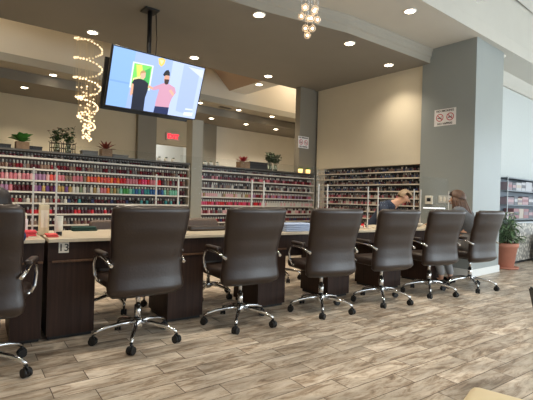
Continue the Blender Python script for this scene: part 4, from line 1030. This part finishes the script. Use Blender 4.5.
# ------------------------------------------------------------------ waiting area at the lower right
t = thing('waiting_chair', 'black waiting chair, only its back corner in view at the right edge', 'chair', (2.62, .50, 0), math.radians(-140))
bm = B(); v = []
bm2 = bm
def slab(bm, pts_lo, pts_hi):
    a = [bm.verts.new(p) for p in pts_lo]; b_ = [bm.verts.new(p) for p in pts_hi]
    bm.faces.new(list(reversed(a))); bm.faces.new(b_)
    for i in range(4): bm.faces.new((a[i], a[(i+1) % 4], b_[(i+1) % 4], b_[i]))
slab(bm, [(-.22, -.22, .40), (.22, -.22, .40), (.22, -.19, .40), (-.22, -.19, .40)], [(-.24, -.27, .655), (.24, -.27, .655), (.24, -.24, .655), (-.24, -.24, .655)])
bmesh.ops.bevel(bm, geom=list(bm.edges), offset=.01, segments=2, affect='EDGES'); obj('backrest', bm, mat('black_leatherette', (38, 40, 44), .35), t)
bm = B(); box(bm, -.24, .24, -.18, .26, .38, .45, bev=.02); obj('seat', bm, mat('black_leatherette', (38, 40, 44), .35), t)
for sx_ in (-1, 1):
    for sy in (-1, 1):
        bm = B(); tube(bm, [(sx_*.2, .04+sy*.18, .38), (sx_*.22, .04+sy*.2, 0)], .012, 8); obj('leg', bm, M_chrome, t)
t = thing('padded_stool', 'cream padded stool top peeking in at the bottom edge', 'stool', (1.43, .50, 0), math.radians(12))
bm = B(); box(bm, -.15, .15, -.15, .15, .34, .462, bev=.03); o = obj('cushion', bm, mat('cream_leatherette', (236, 218, 180), .45), t)
for p in o.data.polygons: p.use_smooth = True
for sx_ in (-1, 1):
    for sy in (-1, 1):
        bm = B(); tube(bm, [(sx_*.11, sy*.11, .34), (sx_*.12, sy*.12, 0)], .014, 8); obj('leg', bm, M_desk, t)

# ------------------------------------------------------------------ light
def area(name, loc, rot, sx_, sy, e, col):
    l = bpy.data.lights.new(name, 'AREA'); l.shape = 'RECTANGLE'; l.size = sx_; l.size_y = sy; l.energy = e; l.color = col
    o = bpy.data.objects.new(name, l); COL.objects.link(o); o.location = loc; o.rotation_euler = rot; return o
for i, (a, b_) in enumerate(((-2.5, .5), (1.0, 4.0), (4.4, 7.6), (8.0, 11.4))):
    area('window_daylight', ((a+b_)/2, -3.19, 1.75), (PI/2, 0, 0), b_-a-.1, 2.4, (8, 35, 125, 80)[i], (.80, .92, 1.0))
area('window_daylight', (12.89, -.2, 1.75), (PI/2, 0, PI/2), 5.0, 2.6, 110, (.80, .92, 1.0))
def spot_extra(x, y, z, e):
    downlight(x, y, z, 'round downlight in the ceiling of the left part of the hall, out of view', e, group=None)
l = bpy.data.lights.new('passage_fill_light', 'POINT'); l.energy = 9; l.color = (.9, .96, 1); l.shadow_soft_size = .2  # added fill light with no fixture, standing in for passage lighting
o = bpy.data.objects.new('passage_fill_light', l); COL.objects.link(o); o.location = (4.9, FW+1.0, 2.5)
for x, y in ((-1.5, 5.0), (.4, 4.6), (1.8, 4.4), (-.8, 2.2), (1.6, 1.6), (4.0, 1.2), (7.0, .8)):
    z = ZS if y > 3.9 else 4.08
    if x > 6.3: z = ZH+.4
    t = thing('downlight', 'round recessed downlight outside the picture above the aisle', 'ceiling light', (x, y, z), 0, 'downlights outside the picture')
    bm = B(); lathe(bm, [(.085, -.0005), (.085, -.012), (.06, -.014)], n=20); obj('lens', bm, M_spot, t)
    l = bpy.data.lights.new('spot', 'SPOT'); l.energy = 110; l.color = (1, .88, .72); l.spot_size = 2.3; l.spot_blend = .8; l.shadow_soft_size = .1
    lo = bpy.data.objects.new('spot', l); COL.objects.link(lo); lo.parent = t; lo.location = (0, 0, -.03)

for x, e in ((-.8, 32), (7.2, 20), (9.2, 12)):  # added fill lights without fixtures, brightening the far ceiling recess
    l = bpy.data.lights.new('tray_fill_light', 'POINT'); l.energy = e; l.color = (1, .86, .68); l.shadow_soft_size = .3
    o = bpy.data.objects.new('tray_fill_light', l); COL.objects.link(o); o.location = (x, 7.1, 4.15)
W = bpy.data.worlds.new('sky'); S.world = W; W.use_nodes = True
W.node_tree.nodes['Background'].inputs[0].default_value = (.75, .87, 1, 1); W.node_tree.nodes['Background'].inputs[1].default_value = .6

# ------------------------------------------------------------------ camera
cd = bpy.data.cameras.new('camera'); cam = bpy.data.objects.new('camera', cd); COL.objects.link(cam); S.camera = cam
yaw, roll, pit = math.radians(39.8), math.radians(1.54), math.atan(-.5/420)
F = Vector((math.sin(yaw), math.cos(yaw), 0)); R0 = Vector((math.cos(yaw), -math.sin(yaw), 0)); U0 = Vector((0, 0, 1))
F2 = F*math.cos(pit)+U0*math.sin(pit); U2 = U0*math.cos(pit)-F*math.sin(pit)
Rv = R0*math.cos(roll)+U2*math.sin(roll); Uv = U2*math.cos(roll)-R0*math.sin(roll)
Mx = Matrix((Rv, Uv, -F2)).transposed().to_4x4(); Mx.translation = CAM; cam.matrix_world = Mx
cd.sensor_width = 36; cd.lens = 420/533*36; cd.clip_start = .05
S.view_settings.view_transform = 'Standard'; S.view_settings.look = 'None'; S.view_settings.gamma = 1; S.view_settings.use_curve_mapping = False
S.view_settings.exposure = .45
